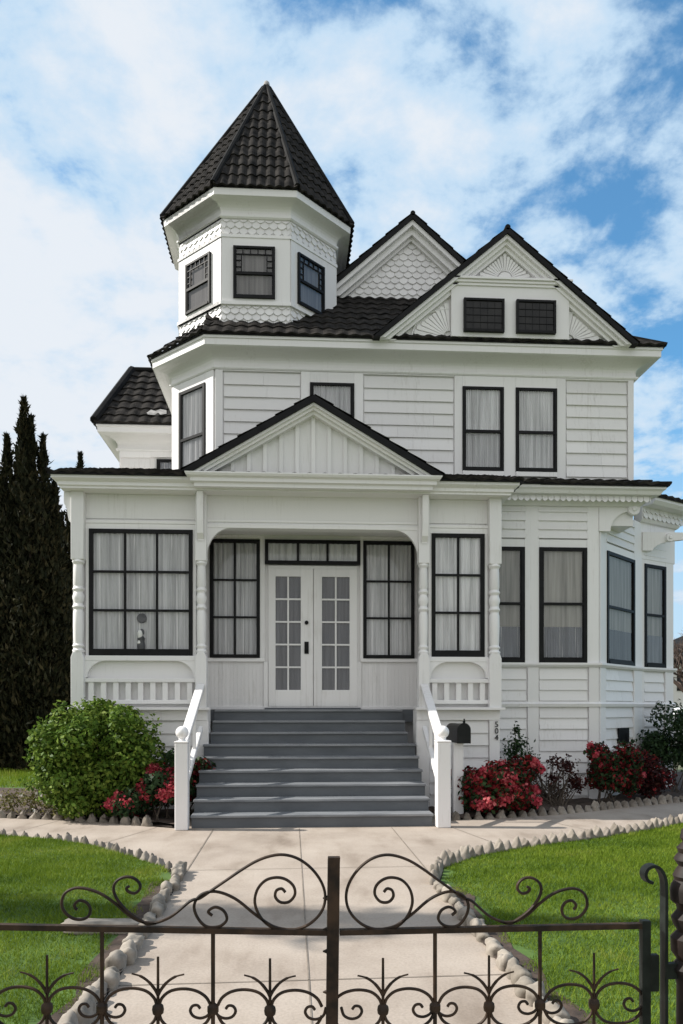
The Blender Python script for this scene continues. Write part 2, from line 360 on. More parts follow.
# upper storey trim + siding
ZF=7.03
t=MB(); sd=MB()
xs=[ux(v,W) for v in (215,223,301,310,354,363,454,462,503,515,556,565,627,633)]
xs[0]=oF[0]+.004; xs[-1]=XR-.004
def panel(a,b,z0,z1,fr=FW,pitch=.2):
    one('siding',M['white'],lambda q:q.siding(fr,a+.018,b-.018,z0,z1-.018,pitch),house)
for a,b in ((1,2),(5,6),(11,12)): panel(xs[a],xs[b],5.2,ZF-.02)
for a,b in ((0,1),(2,3),(4,5),(6,7),(8,9),(10,11),(12,13)): t.box(FW,xs[a],xs[b],0,.042,5.0,ZF)
for a,b in ((3,4),(7,8),(9,10)):
    t.box(FW,xs[a],xs[b],0,.041,Z1,ZF); t.box(FW,xs[a],xs[b],0,.07,5.38,Z0)
for a,b in ((1,2),(5,6),(11,12)): t.box(FW,xs[a],xs[b],0,.040,ZF-.02,ZF)
t.box(FO,.004,LO*.20,0,.042,5.0,ZF); t.box(FO,LO*.82,LO-.004,0,.042,5.0,ZF); t.box(FO,LO*.2,LO*.82,0,.041,Z1+.02,ZF); t.box(FO,LO*.2,LO*.82,0,.041,5.,Z0-.02)
t.build('wall_trim',M['trim'],house,bevel=.006)
# main cornice (coved)
ZE=7.455; OV=.36
def cornice(path,zb,ze,ov,name='cornice',parent=None,h=1.):
    prof=[(-.05,zb),(.05,zb),(.065,zb+.02),(.065,zb+.045),(.035,zb+.06),(.03,zb+.12)]
    zc=ze-.17
    for i in range(1,7):
        a=i/6*PI/2; prof.append((.03+(ov-.09)*(1-math.cos(a)),zb+.12+(zc-zb-.12)*math.sin(a)))
    prof+=[(ov-.05,zc+.005),(ov-.03,zc+.015),(ov-.03,ze-.06),(ov-.01,ze-.05),(ov-.01,ze-.012),(-.05,ze-.012)]
    return one(name,M['trim'],lambda b:b.sweep(path,prof),parent or house)
cornice(up,ZF,ZE,OV)
# eave strip (dark) and roof
def edge(path,z,ov,h=.05): return one('roof_edge',M['roofedge'],lambda b:b.sweep(path,[(ov-.1,z-.010),(ov+.02,z-.010),(ov+.02,z+h-.01),(ov-.1,z+h)]),house)
edge(up,ZE,OV,.03)
SL=.877
rf=MB(); ZT=9.25; run=(ZT-ZE)/SL
OE=OA+OV+.03; eF=(OX-OE*h8,OY-OE); eL=(OX-OE,OY-OE*h8); yE=W-OV-.03; xE=XR+OV+.03
rf.tile((eF[0],yE,ZE),(xE,yE,ZE),(xE-run*2.1,yE+run,ZT),(eF[0],yE+run,ZT),wave=.2,lip=.02,amp=.024)
oi=OE-.9; rf.tile((*eL,ZE),(*eF,ZE),(OX-oi*h8,OY-oi,ZE+.9*SL),(OX-oi,OY-oi*h8,ZE+.9*SL),wave=.2)
rf.tile((eL[0],20.4,ZE),(*eL,ZE),(eL[0]+run,eL[1]+run,ZT),(eL[0]+run,20.4-run,ZT),wave=.2,sub=4)
rf.tile((xE,yE,ZE),(xE,20.4,ZE),(xE-run*2.1,20.4-run,ZT),(xE-run*2.1,yE+run,ZT),wave=.2,sub=4)
rf.tile((xE,20.4,ZE),(eL[0],20.4,ZE),(eL[0]+run,20.4-run,ZT),(xE-run*2.1,20.4-run,ZT),wave=.2,sub=3)
rf.add([(eL[0]+run,yE+run,ZT),(xE-run*2.1,yE+run,ZT),(xE-run*2.1,20.4-run,ZT),(eL[0]+run,20.4-run,ZT)],[(0,1,2,3)])
rf.build('roof',M['tile'],house)
one('ridge_cap',M['ridge'],lambda b:(b.tube([(xE,yE,ZE+.02),(xE-run*2.1,yE+run,ZT+.03)],.035,8)),house,smooth=True)
# ---- gables on the main roof
def gable(gx,gy,gz,sl,zb,back,bands,name,scal=None):
    """gx,gz: apex of the dark verge, gy: wall plane; returns frame"""
    f=Fr(0,gy); c=1/math.sqrt(1+sl*sl)
    hb=(gz-zb)/sl
    o=one(name,M['white'],lambda b:b.prism(f,[(gx-hb+.05,zb),(gx+hb-.05,zb),(gx,gz-.1)],-.2,0.),house)
    one('verge',M['roofedge'],lambda b:b.rake(f,gx,gz,sl,0,.068,-.2,bands[0],zb),house)
    k=MB(); a=.068
    for wid,ww in bands[1]:
        k.rake(f,gx,gz,sl,a+.001,a+wid,-.05,ww,zb); a+=wid
    k.build('rake_board',M['trim'],house)
    r=MB(); y0=gy-bands[0]+.01
    nz=.0
    r.tile((gx,y0,gz-.02),(gx,back,gz-.02),(gx-hb,back,zb-.02),(gx-hb,y0,zb-.02),wave=.2,sub=4) if False else None
    r.tile((gx-hb,back,zb),(gx-hb,y0,zb),(gx,y0,gz),(gx,back,gz),wave=.2,sub=4,amp=.02,lip=.02)
    r.tile((gx+hb,y0,zb),(gx+hb,back,zb),(gx,back,gz),(gx,y0,gz),wave=.2,sub=4,amp=.02,lip=.02)
    r.build('roof',M['tile'],house)
    one('ridge_cap',M['ridge'],lambda b:b.tube([(gx,y0-.01,gz+.005),(gx,back,gz+.005)],.045,8),house,smooth=True)
    return f,a/c
GSL=.835
gy=W-.30; gx,gz=at(508,227,gy-.22); zb=ZE-.035
f1,in1=gable(gx,gy,gz,GSL,zb,17.,(.22,[(.05,.18),(.05,.125),(.055,.075)]),'gable_wall')
apx=gz-in1                                      # apex of the recessed panel
z_l=zz(508,283,gy); bx0,bx1=ux(450,gy),ux(567,gy); zb2=ZE+.05
k=MB(); k.box(f1,bx0,bx1,0,.10,zb2,z_l-.05)
def crown(b,fr,u0,u1,zt,w,h=.12):
    for i,(a,e) in enumerate(((.0,.35),(.35,.7),(.7,1.))):
        ww=w*(.45,.7,1.)[i]; b.box(fr,u0+.0-i*.004,u1+i*.004,0,.08+ww,zt-h+a*h,zt-h+e*h-.0005)
crown(k,f1,bx0-.03,bx1+.03,z_l+.0,.10,.12)
k.build('window_surround',M['trim'],house,bevel=.004)
gw=Fr(0,gy-.10)
zt_,zbm=zz(508,300,gy-.12),zz(508,333,gy-.12)-.02
for a,b in ((462,502),(514,553)): window(gw,ux(a,gy),ux(b,gy),zbm+.02,zt_,curtain=None,pane='darkglass',lead=(5,4),bw=.035,w=.0)
k=MB(); zl=z_l+.04
def rf1(a): # ray from (gx,zl) to the rakes
    ca,sa=math.cos(a),math.sin(a); return min(.72,(apx-zl)/(sa+GSL*abs(ca)))*.93
k.fan(f1,gx,zl,R(6),R(174),17,rf1,.13,0,.035); 
k.prism(f1,[(gx+.11*math.cos(R(i*15)),zl+.11*math.sin(R(i*15))) for i in range(13)],0,.05)
k.build('sunburst_carving',M['trim'],house)
for sg,xb in ((-1,bx0),(1,bx1)):
    k=MB()
    d_=(apx-zb2)/GSL
    k.fan(f1,xb,zb2,R(92) if sg<0 else R(3),R(177) if sg<0 else R(88),9,lambda a:min(.58,.9*(apx-zb2-GSL*abs(xb-gx))/(math.sin(a)+GSL*abs(math.cos(a)))),.12,0,.03)
    k.tube([f1.p(xb+sg*.62*math.cos(R(q))*1.0,.02,zb2+.47*math.sin(R(q))) for q in range(4,90,7)],.015,6)
    k.build('sunburst_carving',M['trim'],house)
# back gable with fish scales
gy2=14.3; gx2,gz2=at(413,213,gy2-.28)
zb_b=ZE+(gy2-yE)*SL-.04
f2,in2=gable(gx2,gy2,gz2,SL,zb_b,18.,(.28,[(.07,.24),(.09,.15),(.05,.07)]),'gable_wall')
ap2=gz2-in2; hb2=(ap2-zb_b)/SL
one('fish_scale_shingles',M['white'],lambda b:b.scales(f2,[(gx2-hb2-.03,zb_b),(gx2+hb2+.03,zb_b),(gx2,ap2+.04)],.16,.105),house)
# ---- turret
TX,TY,TA=-.575,W+1.367,1.337
tE,tZ,tF,tS=1.60,9.85,9.525,8.133
def octp(a,x=TX,y=TY): 
    r=a/math.cos(PI/8); return [(x+r*math.cos(R(-112.5+45*i)),y+r*math.sin(R(-112.5+45*i))) for i in range(8)]
wall8=octp(TA)
one('tower_wall',M['white'],lambda b:b.slab(wall8,7.4,tZ-.03),house)
closed=wall8+[wall8[0],wall8[1]]
zS0,zS1=zz(254,300,TY-TA),zz(254,248,TY-TA); zB1=zz(254,237,TY-TA)
cv=[(-.05,tF-.02),(.03,tF-.02),(.05,tF),(.05,tF+.03),(.02,tF+.045)]
for i in range(0,7):
    a=i/6*PI/2; cv.append((.02+(tE-TA-.09)*(1-math.cos(a)),tF+.07+(tZ-.12-tF-.07)*math.sin(a)))
cv+=[(tE-TA-.012,tZ-.11),(tE-TA-.005,tZ-.005),(-.05,tZ-.01)]
ring=wall8[-1:]+wall8+wall8[:1]
one('cornice',M['trim'],lambda b:b.sweep(ring,cv,False),house)
tm=MB(); sc8=MB()
for z0,z1,w in ((zB1-.03,zB1+.02,.035),(tS-.03,tS+.025,.045)): tm.sweep(ring,[(-.02,z0),(w,z0),(w,z1),(-.02,z1)],False)
LT=TA*2*h8
for i in range(8):
    p,q=wall8[i],wall8[(i+1)%8]; fr=Fr(p[0],p[1],math.atan2(q[1]-p[1],q[0]-p[0]))
    poly=lambda a,b:[(0.005,a),(LT-.005,a),(LT-.005,b),(.005,b)]
    if i in (7,0,1,6,2):
        for za__,zb__ in ((zB1+.02,tF-.02),(7.55,tS-.03)): one('fish_scale_shingles',M['white'],lambda q:q.scales(fr,poly(za__,zb__),LT/8,.1),house)
    a,b={0:(LT*.17,LT*.78),1:(LT*.13,LT*.70)}.get(i,(LT*.2,LT*.78))
    tm.box(fr,.002,a,0,.022,tS,zB1); tm.box(fr,b,LT-.002,0,.022,tS,zB1); tm.box(fr,a,b,0,.021,zS1,zB1); tm.box(fr,a,b,0,.036,tS+.026,zS0)
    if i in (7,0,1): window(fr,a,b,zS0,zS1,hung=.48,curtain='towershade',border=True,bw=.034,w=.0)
tm.build('wall_trim',M['trim'],house)
ape=(TX+.13,TY,12.74); tr=MB(); e8=octp(tE+.02)
for i in range(8):
    p,q=e8[i],e8[(i+1)%8]; tp=lambda v:(v[0]+(ape[0]-v[0])*.975,v[1]+(ape[1]-v[1])*.975,tZ+(ape[2]-tZ)*.975)
    tr.tile((*p,tZ),(*q,tZ),tp(q),tp(p),course=.30,wave=.15,amp=.032,lip=.022)
tr.build('tower_roof',M['tile'],house)
one('roof_edge',M['roofedge'],lambda b:b.sweep(octp(tE)[-1:]+octp(tE)+octp(tE)[:1],[(-.1,tZ-.004),(.012,tZ-.004),(.012,tZ+.02),(-.1,tZ+.03)],False),house)
for i in range(8):
    p=e8[i]; one('hip_cap',M['ridge'],lambda b:b.tube([(p[0],p[1],tZ+.05),(p[0]+(ape[0]-p[0])*.97,p[1]+(ape[1]-p[1])*.97,tZ+(ape[2]-tZ)*.97+.03)],[.05,.042],8),house,smooth=True)
one('finial',M['flash'],lambda b:b.lathe(ape[0],ape[1],[(.13,12.52),(.09,12.64),(.06,12.74),(.05,12.79),(.02,12.82)],10),house,smooth=True)
# ---- rear left wing
wy=16.9; wx=ux(119.5,wy); wing=[(wx,21.),(wx,wy),(-1.5,wy)]
wall_block(wing+[(-1.5,21.)],0,ZE-.05); FWG=Fr(0,wy)
ZW=ZE-.10; cornice(wing,ZF-.12,ZW,OV+.04); edge(wing,ZW,OV+.04)
wr=MB(); yw=wy-OV-.06; xw=wx-OV-.06; rn=run
wtop=9.08; rn=(wtop-ZW)/.95
wr.tile((xw,yw,ZW),(-1.,yw,ZW),(-1.,yw+1.6,wtop),(xw+.45,yw+1.6,wtop),wave=.25)
wr.tile((xw,21.4,ZW),(xw,yw,ZW),(xw+.45,yw+1.6,wtop),(xw+.45,19.8,wtop),wave=.25,sub=4)
wr.add([(xw+.45,yw+1.6,wtop),(-1.,yw+1.6,wtop),(-1.,19.8,wtop),(xw+.45,19.8,wtop)],[(0,1,2,3)])
wr.build('roof',M['tile'],house)
one('ridge_cap',M['ridge'],lambda b:(b.tube([(xw,yw,ZW+.05),(xw+.45,yw+1.6,wtop+.04)],.09,8),b.tube([(xw+.45,yw+1.6,wtop+.04),(-1.,yw+1.6,wtop+.04)],.06,8)),house,smooth=True)
k=MB(); k.siding(FWG,ux(121,wy),ux(150,wy),4.,6.78,.22); k.build('siding',M['white'],house)
k=MB(); k.box(FWG,wx+.01,ux(121,wy),0,.05,4.,ZF-.122); k.box(FWG,ux(151,wy),-1.6,0,.05,zz(165,458,wy),ZF-.122); k.box(FWG,ux(121,wy)+.002,ux(151,wy)-.002,0,.045,6.78,ZF-.122); k.build('wall_trim',M['trim'],house)
window(FWG,ux(157,wy),ux(190,wy),4.6,zz(165,460,wy),hung=.5,curtain='dull',w=.0)
wsl=(wtop-ZW)/1.6; rp_=lambda x,d:(x,yw+d,ZW+d*wsl+.075)
px0=ux(146,yw+.3)
one('roof_patch',M['flash'],lambda b:b.add([rp_(px0,.17),rp_(px0+.27,.15),rp_(px0+.44,.20),rp_(px0+.42,.30),rp_(px0+.29,.33),rp_(px0+.20,.27),rp_(px0+.10,.31)],[(0,1,2,3,4,5,6)]),house,label='small white patch on the dark tiles of the rear left roof')
# ================================================================ FIRST STOREY
fx0=-1.42*13/12.9; fx1=2.08
pxl,pxr=ux(73,P),ux(499,P)
BX=ux(598,W)                                   # where the cut corner starts
def solve45(x,ox,oy,kx,ky):
    lo,hi=0,8
    for _ in range(50):
        m=(lo+hi)/2; X,Y=ox+kx*m,oy+ky*m; xc=X*cP-Y*sP; zc=X*sP+Y*cP
        if CX+FPX*xc/zc<x: lo=m
        else: hi=m
    return ox+kx*lo,oy+ky*lo
b1=solve45(640,BX,W,1,1); b2=solve45(671.5,*b1,1,.6)
ground_floor=[(pxl+.05,20.),(pxl+.05,W),(BX,W),b1,b2,(b2[0],20.)]
wall_block(ground_floor,0.,4.8)
L1=math.hypot(b1[0]-BX,b1[1]-W); L2=math.hypot(b2[0]-b1[0],b2[1]-b1[1])
FB1=Fr(BX,W,PI/4); FB2=Fr(*b1,math.atan2(.6,1))
# sunroom boxes of the porch left and right of the entrance
q0,q1=-1.42,2.06
for a,b in ((pxl,q0),(q1,pxr)):
    wall_block([(a,W+.02),(a,P),(b,P),(b,W+.02)],0.,4.75)
# porch floor, ceiling, front beam
one('porch_floor',M['step'],lambda b:b.box(FW,q0+.01,q1-.01,0,W-(10.38+8*.288)-.07,FL-.2,FL-.002),house)
one('porch_ceiling',M['trim'],lambda b:b.box(FW,q0,q1,0,W-P-.12,4.36,4.42),house)
one('porch_beam',M['trim'],lambda b:(b.box(FP,q0,q1,-.12,.03,4.30,4.78),b.box(FP,q0+.05,q1-.05,-.13,.06,4.24,4.299),b.box(FP,q0,q1,.03,.045,4.33,4.36)),house,bevel=.005)
ZP=4.90; OVP=.44; 
ppath=[(pxl+.22,W+1.5),(pxl+.22,P),(pxr-.22,P),(pxr-.22,W)]
def box_cornice(path,ze,ov,parent=house,name='cornice'):
    prof=[(-.05,ze-.175),(ov-.12,ze-.175),(ov-.12,ze-.15),(ov-.09,ze-.135),(ov-.09,ze-.09),(ov-.05,ze-.07),(ov-.02,ze-.05),(ov-.02,ze-.012),(-.05,ze-.012)]
    return one(name,M['trim'],lambda b:b.sweep(path,prof),parent)
box_cornice(ppath,ZP,OVP); edge(ppath,ZP,OVP,.045)
pr_=MB(); yv=P-OVP-.03; zr=ZP+(W-yv)*.31
pr_.tile((pxl-.25,yv,ZP),(pxr+.25,yv,ZP),(pxr+.05,W,zr),(pxl+.3,W,zr),course=.26,wave=.22,amp=.035)
pr_.tile((pxl-.25,W+1.5,ZP),(pxl-.25,yv,ZP),(pxl+1.0,W,zr),(pxl+1.0,W+1.5,zr),course=.26,wave=.22,sub=4)
pr_.tile((pxr+.25,yv,ZP),(pxr+.25,W,ZP),(pxr+.04,W,zr),(pxr+.04,W-.01,zr),course=.26,wave=.22,sub=4)
pr_.build('roof',M['tile'],house)
# ---- portico gable
pgx=.315*12/11.8; PW=.56; pgz=zz(312,395,P-PW); psl=.594
pzb=zz(312,473,P-PW); FPG=Fr(0,P-.30)
hbp=(pgz-pzb)/psl
one('gable_wall',M['white'],lambda b:b.prism(FPG,[(pgx-hbp+.1,pzb),(pgx+hbp-.1,pzb),(pgx,pgz-.12)],-.1,0.),house)
one('verge',M['roofedge'],lambda b:b.rake(FPG,pgx,pgz,psl,0,.08,-.12,PW-.28,pzb),house)
k=MB(); k.rake(FPG,pgx,pgz,psl,.081,.115,-.05,.235,pzb); k.rake(FPG,pgx,pgz,psl,.116,.152,-.05,.185,pzb); k.rake(FPG,pgx,pgz,psl,.153,.195,-.05,.125,pzb); k.build('rake_board',M['trim'],house)
api=pgz-.20*math.sqrt(1+psl*psl); k=MB()
for i in range(-6,7):
    u=pgx+i*.235; zt=api-psl*abs(u-pgx)
    if zt>pzb+.04: k.box(FPG,u-.028,u+.028,0,.035,pzb,zt+.02)
k.box(FPG,pgx-hbp+.2,pgx+hbp-.2,0,.02,pzb-.01,pzb+.03)
k.build('batten',M['trim'],house)
r=MB(); 
r.tile((pgx-hbp,W,pzb),(pgx-hbp,P-PW,pzb),(pgx,P-PW,pgz),(pgx,W,pgz),wave=.2,sub=4,amp=.02,lip=.02)
r.tile((pgx+hbp,P-PW,pzb),(pgx+hbp,W,pzb),(pgx,W,pgz),(pgx,P-PW,pgz),wave=.2,sub=4,amp=.02,lip=.02)
r.build('roof',M['tile'],house)
c0,c1=ux(186,P-PW),ux(441,P-PW)
prof=[(0,pzb-.185),(.10,pzb-.185),(.10,pzb-.135),(.15,pzb-.12),(.15,pzb-.07),(.20,pzb-.05),(.22,pzb-.02),(.22,pzb-.002),(0,pzb-.002)]
one('cornice',M['trim'],lambda b:b.sweep([(c0+.2,P),(c0+.2,P-PW+.21),(c1-.2,P-PW+.21),(c1-.2,P)],prof),house)
one('porch_soffit',M['trim'],lambda b:b.box(FP,c0+.22,c1-.22,.0,PW-.22,pzb-.18,pzb-.05),house)
# ---- porch posts
def post(name,u,wd,corb=True,turned=True,z0=FL+.03):
    m=MB(); w0,w1=.0,.16; h=wd/2; f=FP; yc=P-.08
    m.prism(f,[(u-h,z0),(u+h,z0),(u+h,2.30),(u+h-.03,2.38),(u-h+.03,2.38),(u-h,2.30)],w0-.02,w1)
    r=h*.97
    prof=[(r*.9,2.37),(r*1.02,2.40),(r*.72,2.43),(r*1.0,2.47),(r*.74,2.50),(r*.80,2.54),(r*.88,2.75),(r*.86,2.95),(r*.7,3.0),(r*1.0,3.04),(r*.7,3.09),(r*.95,3.16),(r*.95,3.20),(r*.7,3.26),(r*1.0,3.30),(r*.72,3.34),(r*.86,3.38),(r*.82,3.60),(r*.74,3.66),(r*1.04,3.70),(r*.8,3.75)]
    m.lathe(f.p(u,w1/2,0)[0],f.p(u,w1/2,0)[1],prof,18)
    m.box(f,u-h,u+h,w0-.02,w1,3.73,ZP-.176)
    o=m.build(name,M['trim'],house,smooth=True,bevel=.006)
    if corb:
        one('corbel',M['trim'],lambda b:b.prism(Fr(f.p(u,0,0)[0]-h*.55,f.p(u,0,0)[1],PI/2*1),[(-.16-.012,4.02),(-.17,4.04),(-.24,4.12),(-.27,4.3),(-.30,ZP-.18),(-.165,ZP-.18)],0,h*1.1),o)
    return o
pw=.165
u1,u2,u3,u4=ux(80,P),ux(202,P),ux(422.5,P),ux(493,P)
for u,cb in ((u1,False),(u2,True),(u3,True),(u4,False)): post('porch_post',u,.185 if not cb else pw,cb)
one('corbel',M['trim'],lambda b:b.prism(Fr(0,P-.12),[(pxl+.01,ZP-.18),(pxl-.10,ZP-.18),(pxl-.10,ZP-.34),(pxl-.06,ZP-.42),(pxl-.03,ZP-.60),(pxl+.01,ZP-.64)],-.12,.0),house)
# arch spandrels in entrance opening
def spandrel(u,sg,z,r=.36,rz=.42):
    pts=[(u,z),(u+sg*r,z)]+[(u+sg*(r-r*math.sin(a)),z-rz+rz*math.cos(a)-.02*(1-math.cos(a))) for a in [PI/2*i/8 for i in range(1,9)]]+[(u,z-rz-.02)]
    return one('spandrel_bracket',M['trim'],lambda b:b.prism(FP,pts,-.02,.05),house)
spandrel(u2+pw/2-.01,1,4.24); spandrel(u3-pw/2+.01,-1,4.24)
# ---- porch front panels, windows, mini balustrades
ZWs,ZWt=zz(140,656,P),zz(140,530,P)
def porch_bay(ua,ub,cols,nb):
    k=MB(); wa,wb=ua+.0,ub-.0
    # frieze panel
    k.box(FP,wa,wb,.0,.02,ZWt+.16,ZP-.176); k.box(FP,wa,wb,.0,.05,ZWt+.085,ZWt+.13); k.box(FP,wa,wb,0,.04,ZWt,ZWt+.084)
    k.box(FP,wa,wb,0,.09,ZWs-.075,ZWs)                            # sill
    k.box(FP,wa,wa+.05,.0,.04,ZWs,ZWt); k.box(FP,wb-.05,wb,.0,.04,ZWs,ZWt)
    k.build('wall_trim',M['trim'],house,bevel=.004)
    window(FP,wa+.05,wb-.05,ZWs,ZWt,cols,3,bw=.058,mw=.034,bottom=.10,curtain='sheer',folds=22 if cols==3 else 12)
    zt=ZWs-.076; zr=1.97
    hw=.30; hh=zt-zr-.04
    for s,u in ((1,wa),(-1,wb)):
        pts=[(u,zt),(u+s*hw,zt)]+[(u+s*(hw-(hw-.03)*math.sin(a)),zr+.04+hh*math.cos(a)-.0) for a in [PI/2*i/8 for i in range(1,9)]]+[(u,zr+.03)]
        one('spandrel_bracket',M['trim'],lambda b:b.prism(FP,pts,.0,.085),house)
    rl=MB(); rl.box(FP,wa,wb,.03,.11,zr-.035,zr+.025); rl.box(FP,wa,wb,.03,.10,FL+.085,FL+.145)
    r_=rl.build('balustrade',M['trim'],house,bevel=.006)
    for i in range(nb):
        u=wa+(wb-wa)*(i+.5+.0)/nb
        one('baluster',M['trim'],lambda b:b.box(FP,u-.038,u+.038,.045,.09,FL+.145,zr-.035),r_)
porch_bay(u1+.0925,u2-pw/2,3,9); porch_bay(u3+pw/2,u4-.0925,2,5)
# base of the porch: water table, lattice siding
for a,b,c,d in ((pxl-.03,u2+.13,(pxl,pxl+.14),(u2-.09,u2+.10)),(u3-.13,pxr+.05,(u3-.10,u3+.10),(pxr-.16,pxr))):
    k=MB(); k.box(FP,a,b,-.02,.19,FL-.005,FL+.035); k.box(FP,a+.03,b-.05,.0,.06,FL-.16,FL-.006)
    for e_,f_ in (c,d): k.box(FP,e_,f_,0,.05,0,FL-.161)
    k.build('wall_trim',M['trim'],house,bevel=.004)
for a,b in ((pxl+.15,u2-.1),(u3+.11,pxr-.17)): one('siding',M['white'],lambda q:q.siding(FP,a,b,.05,FL-.17,.19),house)
# side cheeks beside the upper steps
one('pedestal',M['trim'],lambda b:b.box(FP,q0,u2+.09,-.35,.0,0,FL-.01),house); one('pedestal',M['trim'],lambda b:b.box(FP,u3-.09,q1,-.35,.0,0,FL-.01),house)
# ---- entrance wall
za,zd=4.30,zz(310,568,W)
ew=MB()
wl=(ux(210,W),ux(260,W)); wr_=(ux(363,W),ux(414,W)); tl=(ux(265,W),ux(360,W)); zsl=zz(240,658,W)
def beadboard(b,fr,a,e,z0,z1):
    n=int((e-a)/.06); 
    for i in range(n): b.box(fr,a+(e-a)*i/n+.002,a+(e-a)*(i+1)/n-.002,0,.006,z0,z1)
for a_,b_ in ((q0,tl[0]-.02),(tl[1]+.02,q1)): one('beadboard',M['white'],lambda q:beadboard(q,FW,a_,b_,FL+.05,zsl-.06),house)
ew.box(FW,wl[1],tl[0],0,.045,zsl,4.36); ew.box(FW,tl[1],wr_[0],0,.045,zsl,4.36)
ew.box(FW,q0,tl[0],0,.055,zsl-.06,zsl-.001); ew.box(FW,tl[1],q1,0,.055,zsl-.06,zsl-.001)
ew.box(FW,tl[0]-.02,tl[0]+.05,0,.044,FL,zsl-.061); ew.box(FW,tl[1]-.05,tl[1]+.02,0,.044,FL,zsl-.061)
ew.box(FW,wl[0],q1,0,.035,4.29,4.359); ew.box(FW,tl[0]+.05,tl[1]-.05,0,.046,zd-.03,zd+.03)
ew.box(FW,q0,q1,0,.04,FL,FL+.05)
ew.build('wall_trim',M['trim'],house,bevel=.004)
window(FW,wl[0],wl[1],zsl,4.28,2,3,bw=.055,mw=.032,curtain='sheer',folds=12)
window(FW,wr_[0],wr_[1],zsl,4.28,2,3,bw=.055,mw=.032,curtain='sheer',folds=12)
window(FW,tl[0],tl[1],zd+.045,4.28,3,1,bw=.055,mw=.034,curtain='sheer',name='transom_window',folds=20,w=.03)
dl=(ux(268.5,W),ux(313,W)); dr=(ux(313.6,W),ux(357,W)); db,dt=FL+.05,zd-.03
def door(u0,u1,stl,str_):
    m=MB(); g0,g1=u0+stl,u1-str_; gb,gt=zz(300,690,W),zz(300,577,W); T=.05
    m.box(FW,u0,g0,0,T,db,dt); m.box(FW,g1,u1,0,T,db,dt); m.box(FW,g0,g1,0,T-.001,db,gb); m.box(FW,g0,g1,0,T-.001,gt,dt)
    m.box(FW,(g0+g1)/2-.014,(g0+g1)/2+.014,.015,.042,gb,gt)
    for i in range(1,5): y=gb+(gt-gb)*i/5; m.box(FW,g0,g1,.016,.043,y-.014,y+.014)
    o=m.build('door',M['trim'],house,bevel=.003)
    q=MB(); q.add([FW.p(g0,.022,gb),FW.p(g1,.022,gb),FW.p(g1,.022,gt),FW.p(g0,.022,gt)],[(0,1,2,3)]); q.build('pane',M['glass'],o)
    k=MB(); n=40; k.add([FW.p(g0+(g1-g0)*i/n,.008+.005*math.sin(i*1.1),z) for z in (gb,gt) for i in range(n+1)],[(i,i+1,n+2+i,n+1+i) for i in range(n)]); k.build('curtain',M['doorcloth'],o,smooth=True)
    return o
dA=door(dl[0],dl[1],.115,.20); dB=door(dr[0],dr[1],.135,.125)
hx=ux(306.5,W)
one('handle',M['black'],lambda b:(b.box(FW,hx-.035,hx+.035,.05,.064,zz(306,654,W),zz(306,642,W)),b.lathe(hx,W-.10,[(.012,2.47),(.03,2.48),(.033,2.52),(.012,2.54)],10) if False else b.tube([FW.p(hx,.06,2.52),FW.p(hx,.12,2.52)],[.014,.034],10)),dA)
one('lock',M['black'],lambda b:b.tube([FW.p(hx,.05,zz(306,623,W)),FW.p(hx,.075,zz(306,623,W))],.032,12),dA)
one('door_sill',M['step'],lambda b:b.box(FW,tl[0],tl[1],0,.12,FL+.001,FL+.03),house)
# ---- steps
rise=FL/9; s0,s1=ux(191,10.35),ux(433,10.35); Y0=10.38; TD=.288
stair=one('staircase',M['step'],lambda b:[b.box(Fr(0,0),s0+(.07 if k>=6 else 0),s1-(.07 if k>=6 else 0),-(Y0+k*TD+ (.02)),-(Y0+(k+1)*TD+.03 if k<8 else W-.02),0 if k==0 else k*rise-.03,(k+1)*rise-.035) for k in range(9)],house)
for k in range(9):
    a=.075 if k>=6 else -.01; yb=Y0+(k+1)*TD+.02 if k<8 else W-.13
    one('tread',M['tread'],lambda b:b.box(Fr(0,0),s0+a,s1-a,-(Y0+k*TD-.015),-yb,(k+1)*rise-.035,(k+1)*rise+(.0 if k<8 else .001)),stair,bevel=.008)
NX=[(ux(176,10.35),ux(189,10.35)),(ux(435.5,10.35),ux(449,10.35))]
for (a,b),up_ in zip(NX,(u2,u3)):
    uc=(a+b)/2; zt=1.16
    rail=MB(); A=(uc,Y0-.02,1.12); B=(up_+(.0),P-.17,zz(420,684,P-.15))
    def slope_bar(m,A,B,wx_,h):
        m.hexa([(A[0]-wx_,A[1],A[2]-h),(A[0]+wx_,A[1],A[2]-h),(B[0]+wx_,B[1],B[2]-h),(B[0]-wx_,B[1],B[2]-h),(A[0]-wx_,A[1],A[2]),(A[0]+wx_,A[1],A[2]),(B[0]+wx_,B[1],B[2]),(B[0]-wx_,B[1],B[2])])
    slope_bar(rail,A,B,.062,.07)
    slope_bar(rail,(A[0],A[1],A[2]-.62),(B[0],B[1],B[2]-.62+.0),.035,.09)
    ro=rail.build('stair_rail',M['trim'],house,bevel=.012)
    n=MB(); n.box(Fr(0,0),a,b,-(Y0-.16),-(Y0+.02),0,zt-.05); n.box(Fr(0,0),a-.008,b+.008,-(Y0-.168),-(Y0+.028),zt-.05,zt-.025)
    n.build('newel_post',M['trim'],ro,bevel=.012)
    one('newel_ball',M['trim'],lambda m:m.lathe(uc,Y0-.07,[(.05,zt-.03),(.04,zt-.005),(.045,zt+.005)]+[(max(.004,.083*math.sin(PI*q/12)),zt+.083-.083*math.cos(PI*q/12)) for q in range(2,13)],18),ro,smooth=True)
    for q in (.30,.62): 
        y=A[1]+(B[1]-A[1])*q; x=A[0]+(B[0]-A[0])*q; z=A[2]+(B[2]-A[2])*q
        one('baluster',M['trim'],lambda m:m.box(Fr(0,0),x-.022,x+.022,-(y-.022),-(y+.022),z-.66,z-.05),ro)
